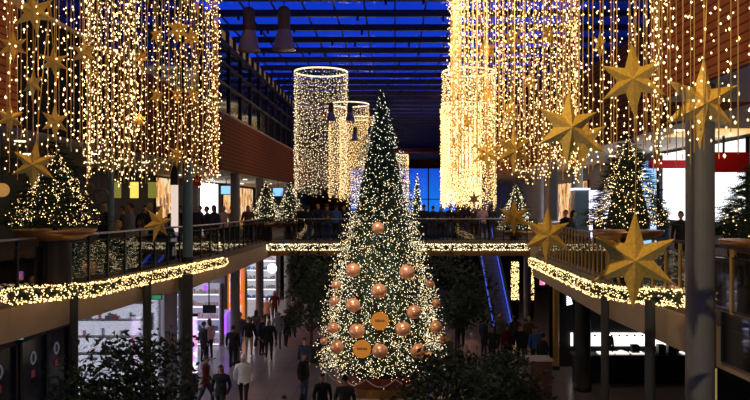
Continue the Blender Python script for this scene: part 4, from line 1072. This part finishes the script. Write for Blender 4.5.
# ground floor, left aisle
person(243.5, 25.2, G, 'walk', .1, 'white', 'black', 'hat', 'white', 'person in a white jacket and white cap walking towards us in the lower left aisle', 1.14)
person(221, 23.6, G, 'walk', -.2, 'black', 'black', 'long', 'dark', 'person in a black coat walking at the left of the white jacket', 1.14)
person(233, 31.3, G, 'stand', 2.9, 'black', 'black', 'short', 'dark', 'person in black standing at the left end of the crowd, seen from behind', 1.14)
person(240, 35, G, 'walk', 3.1, 'charcoal', 'jeans', 'hat', 'grey', 'person with a grey knit cap in the crowd, second from its left end', 1.)
person(249, 33.8, G, 'stand', .4, 'black', 'beige', 'short', 'dark', 'person in black with pale trousers in the crowd before the red window', 1.14)
person(256, 36, G, 'walk', 2.8, 'brown', 'black', 'long', 'dark', 'person in a brown coat in the middle of the crowd', 1.)
person(262, 34, G, 'stand', 1.2, 'navy', 'black', 'short', 'dark', 'person in a navy coat in the middle of the crowd, turned sideways', 1.14)
person(269, 33, G, 'walk', .2, 'black', 'black', 'long', 'blond', 'fair haired person in black at the front right of the crowd', 1.14)
person(278, 35.5, G, 'walk', .1, 'grey', 'jeans', 'long', 'blond', 'fair haired person in a pale grey coat right of the crowd', 1.)
person(286, 36, G, 'walk', 3., 'black', 'black', 'short', 'dark', 'person in black walking away, right of the pale grey coat', 1.14)
person(292.5, 38.5, G, 'stand', .3, 'red', 'black', 'short', 'dark', 'person in a dark red top farther back right of the crowd', 1.)
person(298, 41.5, G, 'walk', .1, 'brown', 'black', 'short', 'dark', 'person in brown farthest back beside the tall leafy tree', 1.)
person(267, 41, G, 'stand', .1, 'beige', 'black', 'short', 'dark', 'person in a beige coat far back below the white globe lamp', 1.)
person(274.5, 44, G, 'walk', .1, 'red', 'black', 'long', 'dark', 'person in red far back below the globe lamp', 1.)
person(203.5, 32.4, G, 'stand', 2.4, 'black', 'black', 'short', 'dark', 'person in black standing at the bright booth', 1.)
person(209.5, 33.2, G, 'stand', -2.2, 'pink', 'black', 'long', 'dark', 'person in a pale pink top standing at the bright booth', 1.)
person(206, 25.0, G, 'walk', 1.5, 'red', 'navy', 'short', 'dark', 'person in dark red beside the lit poster column', 1.)
person(284, 21.6, G, 'sit', .3, 'black', 'black', 'short', 'dark', 'person in black sitting on a bench at the bottom, right of the white jacket', 1.14, x=X(284, 21.6))
person(302, 21.8, G, 'sit', 2.9, 'charcoal', 'black', 'long', 'dark', 'person in charcoal sitting with their back to us on the bench at the bottom', 1.14)
person(303.5, 25.6, G, 'stand', 1., 'black', 'jeans', 'short', 'dark', 'person in black standing between the bench and the giant tree', 1.)
person(304.5, 28.4, G, 'stand', -.6, 'navy', 'black', 'short', 'dark', 'person in navy beside the rope posts left of the giant tree', 1.14)
person(322.5, 22.4, G, 'stand', .2, 'black', 'black', 'short', 'dark', 'person in black standing in front of the left rope posts', 1.)
person(345, 22.0, G, 'stand', 3., 'charcoal', 'black', 'hat', 'black', 'person with a black cap looking at the giant tree from the front', 1.14)
e = empty('bench', (X(293, 21.9), 22., 0), 'dark bench at the bottom of the aisle with two people on it', 'bench')
bx0, bx1 = X(276, 21.9), X(312, 21.9)
MB().box((bx0, 21.5, .36), (bx1, 22.05, .42)).build('seat', M['pot'], e)
for x in (bx0+.1, bx1-.16): MB().box((x, 21.55, 0), (x+.06, 22., .36)).build('leg', M['steel'], e)
# ground floor right
person(472, 29.4, G, 'stand', 2.9, 'pink', 'black', 'short', 'greyh', 'person in a pale pink hooded top, brightest figure right of the giant tree', 1.14, s=1.02)
RL = [(449, 29.4, 'stand', 'charcoal', 'person in charcoal next to the right rim of the giant tree'), (461, 35.6, 'stand', 'black', 'person in black behind the pale pink top'),
 (484, 33.5, 'stand', 'navy', 'person in navy before the foot of the escalator'), (492.5, 31.2, 'walk', 'black', 'person in black walking before the escalator'),
 (500, 34.6, 'stand', 'olive', 'person in olive right of the escalator foot'), (507, 31.8, 'stand', 'red', 'person in dark red right of the escalator foot'),
 (515, 34.2, 'walk', 'charcoal', 'person in charcoal below the golden sparkling panel'), (521, 31.6, 'stand', 'black', 'person in black below the dark column between the sparkling panels'),
 (529, 33.8, 'stand', 'brown', 'person in brown below the narrow sparkling panel'), (536, 31.0, 'stand', 'blue', 'person in a blue jacket left of the ochre column'),
 (543, 29.4, 'walk', 'black', 'person in black beside the low brown desk')]
for i, (px, d, po, c, lb) in enumerate(RL):
    person(px, d, G, po, U(-1, 1)+(0 if i % 2 else 3), c, 'black', 'long' if i % 3 == 0 else 'short', 'dark' if i % 4 else 'blond', lb, 1.14 if i % 2 else 1.)
person(677, 30.2, .0, 'stand', .0, 'black', 'black', 'hat', 'black', 'cook with a dark cap behind the food bar', 1.)
person(608, 30.4, .0, 'stand', .3, 'charcoal', 'black', 'short', 'dark', 'server in charcoal behind the food bar by the first thin column', 1.)
# bridge
BP = [(308, 37.3, 'black', 'person in black on the bridge, right of the two small fir trees'), (318, 37.8, 'navy', 'person in navy on the bridge left of the giant tree'),
 (327, 37.2, 'charcoal', 'person in charcoal on the bridge left of the giant tree, near its edge'), (336, 37.5, 'blue', 'person in a blue jacket on the bridge touching the giant tree edge'),
 (344, 37.9, 'black', 'person in black on the bridge half hidden by the left edge of the giant tree'),
 (424, 37.3, 'black', 'person in black on the bridge touching the right edge of the giant tree'), (433, 38.2, 'navy', 'person in navy on the bridge before the blue window'),
 (441, 37.2, 'charcoal', 'person in charcoal on the bridge right of the blue window'), (450, 37.5, 'black', 'person in a black coat on the bridge, arms on the railing'),
 (458, 38.4, 'brown', 'person in brown on the bridge under the light curtain'), (465.5, 37.2, 'black', 'short haired person in black on the bridge under the tiny star'),
 (474, 37.7, 'olive', 'person in olive on the bridge under the tiny star'), (482.5, 37.3, 'pink', 'person in pale pink on the bridge near its right end'),
 (487, 38.6, 'black', 'person in black on the bridge right of the pale pink one'), (492, 37.4, 'charcoal', 'person in charcoal at the right end of the bridge')]
for i, (px, d, c, lb) in enumerate(BP):
    person(px, d, DECK, 'lean' if i % 2 == 0 else 'stand', U(-.5, .5)+(0 if i % 3 else 2.8), c, 'black' if i % 2 else 'jeans', ('short', 'long', 'hat')[i % 3], ('dark', 'blond', 'charcoal')[i % 3] if i % 3 != 2 else 'charcoal', lb, 1.14 if i % 2 else 1., s=U(.93, 1.02))
# left gallery
LP = [(64, 19.8, 'sit', 'charcoal', 'seated person in charcoal left of the low lit fir'), (118, 20.4, 'sit', 'brown', 'seated person in brown behind the left railing under the banners'),
 (131, 22, 'stand', 'grey', 'person in grey below the brightest yellow banner'), (141, 22.8, 'sit', 'beige', 'seated person in a beige coat left of the tilted star'),
 (150, 24.4, 'stand', 'black', 'person in black left of the tilted star'), (166, 24.4, 'sit', 'navy', 'seated person in navy right of the tilted star'),
 (190, 26.6, 'sit', 'charcoal', 'seated person in charcoal right of the blue-grey column'), (196, 25.8, 'stand', 'black', 'person in black below the red flower'),
 (207, 28., 'stand', 'black', 'person in black before the bright white shop window'), (214, 27.8, 'stand', 'navy', 'person in navy right before the bright white shop window'),
 (224, 32, 'stand', 'pink', 'person in a pink top at the left side of the first grey gallery column'), (248, 35.4, 'stand', 'brown', 'person in brown between the two grey gallery columns'),
 (301, 37.2, 'stand', 'black', 'person in black standing against the right small bridge tree'),
 (104, 24.5, 'stand', 'black', 'person in black behind the dark ring ornaments'), (123, 25.6, 'stand', 'charcoal', 'person in charcoal under the dim yellow green banner'),
 (145, 26.4, 'stand', 'black', 'person in black under the right dim yellow banner'), (159, 27.6, 'stand', 'brown', 'person in brown right behind the tilted star'),
 (173, 27.8, 'stand', 'charcoal', 'person in charcoal in front of the slim white lit column'), (180, 28.6, 'stand', 'black', 'person in black right of the slim white lit column'),
 (232, 36.5, 'stand', 'black', 'person in black below the left blue monitor'), (200, 31.5, 'stand', 'red', 'person in red left before the bright white shop window')]
for i, (px, d, po, c, lb) in enumerate(LP):
    person(px, d, DECK, po, U(-1.5, 1.5), c, 'black', ('short', 'long')[i % 2], ('dark', 'blond', 'dark')[i % 3], lb, 1.14 if i % 2 else 1., s=U(.95, 1.03))
def chair(x, y, rz, label):
    e = empty('cafe_chair', (x, y, DECK), label, 'chair', rz=rz)
    MB().box((-.22, -.22, .40), (.22, .22, .44)).build('seat', M['pot'], e, world=False)
    MB().box((-.22, .2, .5), (.22, .23, .88)).build('backrest', M['pot'], e, world=False)
    for sx in (-1, 1):
        for sy in (-1, 1): MB().box((sx*.2-.015, sy*.2-.015, 0), (sx*.2+.015, sy*.2+.015, .40 if sy < 0 else .88)).build('leg', M['steel'], e, world=False)
names = {'charcoal between': 'left of the low lit fir', }
for o in [o for o in COL.objects if o.name.startswith('person') and o.location.z > 4 and 'seated' in o.get('label', '')]:
    lb = o['label'].split('seated person ')[1]
    chair(o.location.x+math.sin(-o.rotation_euler.z)*.0, o.location.y, o.rotation_euler.z, 'dark cafe chair under the person '+lb.split(' behind the')[0].split(' under the')[0])
def cafe_table(px, d, label):
    x = X(px, d); e = empty('cafe_table', (x, d, DECK), label, 'table')
    MB().lathe([(.34, .70), (.35, .72), (.001, .725)], (x, d, DECK), 24).build('tabletop', M['pot'], e)
    MB().lathe([(.025, .02), (.025, .70)], (x, d, DECK), 10).build('pole', M['brushed'], e)
    MB().lathe([(.22, 0), (.2, .02), (.03, .035)], (x, d, DECK), 20).build('foot', M['brushed'], e)
cafe_table(127, 21.4, 'small round cafe table right of the low lit fir')
cafe_table(153, 23.0, 'small round cafe table right of the tilted star, behind the left railing')
cafe_table(178, 24.8, 'small round cafe table before the blue-grey column')
# right gallery
RP = [(566, 24.2, 'stand', 'black', 'person in black on the right gallery left of the box kiosk'), (573, 22.6, 'stand', 'charcoal', 'person in charcoal on the right gallery before the box kiosk'),
 (600, 22.5, 'stand', 'brown', 'person in brown left of the right fir tree'), (664, 18.6, 'stand', 'blue', 'person in a bright blue jacket right of the right fir tree'),
 (681, 19.6, 'stand', 'black', 'person in black just left of the thick pillar'), (733, 17., 'stand', 'red', 'person in dark red right of the thick pillar'), (745, 15.8, 'stand', 'black', 'person in black at the right picture edge behind the dark fir')]
for i, (px, d, po, c, lb) in enumerate(RP):
    person(px, d, DECK, po, U(-1.5, 1.5), c, 'black', ('short', 'long')[i % 2], 'dark', lb, 1.14 if i % 2 else 1., s=.9)

# ------------------------------------------------------------------ lights
AK = .26; PK = .26
def area(loc, size, power, col, rot=(0, 0, 0), sy=None):
    l = bpy.data.lights.new('area', 'AREA'); l.energy = power*AK; l.color = col; l.shape = 'RECTANGLE'; l.size = size; l.size_y = sy or size
    o = bpy.data.objects.new('area_light', l); o.location = loc; o.rotation_euler = rot; COL.objects.link(o); return o
def point(loc, power, col, r=.3):
    l = bpy.data.lights.new('point', 'POINT'); l.energy = power*PK; l.color = col; l.shadow_soft_size = r
    o = bpy.data.objects.new('point_light', l); o.location = loc; COL.objects.link(o); return o
W = (1., .62, .28)
def glow(px, d, p, zs=(1.8, 4.4)):
    for z in zs: point((X(px, d), d, EYE+z), p, W, .04)
glow(24, 9.3, 25); glow(154, 13.6, 40); glow(321, 33.3, 80); glow(513, 13.6, 40); glow(548, 9., 25); glow(469, 33.3, 80); glow(850, 5, 18); glow(455, 48, 80)
# gallery ceiling light
for y, p in ((14, 7), (22, 18), (30, 34), (40, 60), (52, 60)):
    area((-8.9, y, CZL-.05), 2.5, p, (1., .72, .45), sy=5)
for y, p in ((11, 50), (17, 45), (25, 40), (34, 45), (46, 60)):
    area((7.6, y, CZR-.05), 2.2, p, (1., .75, .5), sy=4)
# light from shops on the ground floor
area((-10.4, 23, 4.2), 2.4, 140, (.85, .85, 1.), sy=6)
area((-10.2, 32.5, 4.2), 2.4, 110, (.8, .78, 1.), sy=6)
area((-10.4, 48, 4.2), 2.4, 160, (1., .9, .8), sy=8)
area((GL+.3, 39.2, 2.4), 3, 60, (1., .35, .12), (0, -PI/2, 0))
area((9.5, 30.3, 4.2), 4, 30, (1., .9, .8), sy=1)
area((-7.2, 24, 4.2), .8, 10, (1., .6, .3), sy=6)
for y in (24, 30, 38): area((-5.2, y, 4.1), .5, 5, (.9, .6, .75), sy=.5)
# unseen spots added behind the viewer and under the roof, brightening tree and stars
def spot(loc, to, power, col, ang):
    l = bpy.data.lights.new('spot', 'SPOT'); l.energy = power; l.color = col; l.spot_size = ang; l.spot_blend = .8; l.shadow_soft_size = .08
    o = bpy.data.objects.new('spot_light', l); o.location = loc; COL.objects.link(o)
    o.rotation_euler = (Vector(to)-Vector(loc)).to_track_quat('-Z', 'Y').to_euler(); return o
spot((1.5, -1, 13.5), (TX, TD, 3), 6000, (1., .80, .60), .26)
spot((-2, -1, 13.0), (3.2, 9, 6.8), 2500, (1., .80, .45), .8)
spot((TX-1.5, 21.5, ROOF-.2), (TX, 26.6, 3.0), 4200, (1., .86, .7), .42)  # added under the roof to light the baubles from above
spot((2, -1, 13.0), (-4.2, 10, 8.0), 1000, (1., .80, .45), .8)
# world: deep blue dusk
w = bpy.data.worlds.new('dusk'); sc.world = w; w.use_nodes = True; nt = w.node_tree
bg = nt.nodes['Background']; tc = nt.nodes.new('ShaderNodeTexCoord'); sx = nt.nodes.new('ShaderNodeSeparateXYZ'); r = nt.nodes.new('ShaderNodeValToRGB')
nt.links.new(tc.outputs['Generated'], sx.inputs[0]); nt.links.new(sx.outputs['Z'], r.inputs['Fac']); nt.links.new(r.outputs['Color'], bg.inputs['Color'])
el = r.color_ramp.elements
el[0].position = 0.0; el[0].color = (.012, .20, .85, 1)
el[1].position = .06; el[1].color = (.010, .05, .60, 1)
x_ = el.new(.24); x_.color = (.006, .046, .64, 1)
x_ = el.new(.6); x_.color = (.002, .008, .10, 1)
bg.inputs['Strength'].default_value = 1.

# ------------------------------------------------------------------ groups of look-alikes
GR = {'star ornament': 'gold stars hanging in the hall', 'bauble': 'copper baubles on the giant tree', 'disc ornament': 'orange discs on the giant tree',
      'light curtain': 'round light curtains hanging from the roof', 'lamp': None, 'fir tree': 'small lit fir trees along the galleries', 'planter': 'bronze bowls and planters on the upper floor',
      'indoor tree': 'leafy trees on the ground floor', 'garland': 'light garlands along the upper floor', 'column': 'columns of the hall', 'railing': 'glass and slat balustrades of the upper floor',
      'barrier post': 'rope posts around the tree stand', 'bar stool': 'bar stools on the right gallery', 'chair': 'cafe chairs on the left gallery', 'table': 'cafe tables on the left gallery',
      'ring ornament': 'grey ring ornaments on the left gallery', 'banner': 'yellow shop banners on the left gallery', 'machine': 'machines on the food bar', 'monitor': None, 'light panel': 'golden sparkling panels'}
for o in COL.objects:
    c = o.get('category')
    if o.parent or not c or o.get('group'): continue
    if GR.get(c): o['group'] = GR[c]
    elif c == 'lamp' and o.name.startswith('pendant'): o['group'] = 'pendant lamps hanging from the roof'
    elif c == 'person':
        z = o.location.z > 4; x = o.location.x; y = o.location.y
        o['group'] = ('people on the bridge' if y > 37 and x > -6.2 else 'people on the left gallery' if x < 0 else 'people on the right gallery') if z else ('people in the left aisle' if x < 0 else 'people on the right of the ground floor')

# ------------------------------------------------------------------ camera
cam = bpy.data.cameras.new('camera'); co = bpy.data.objects.new('camera', cam); COL.objects.link(co)
cam.sensor_width = 36; cam.lens = 36; cam.shift_x = -20/750.; cam.shift_y = 5/750.; cam.clip_end = 300
co.location = (0, 0, EYE); co.rotation_euler = (PI/2, 0, 0); sc.camera = co
sc.view_settings.view_transform = 'Standard'; sc.view_settings.look = 'None'; sc.view_settings.gamma = 1; sc.view_settings.exposure = 0
sc.view_settings.use_curve_mapping = False
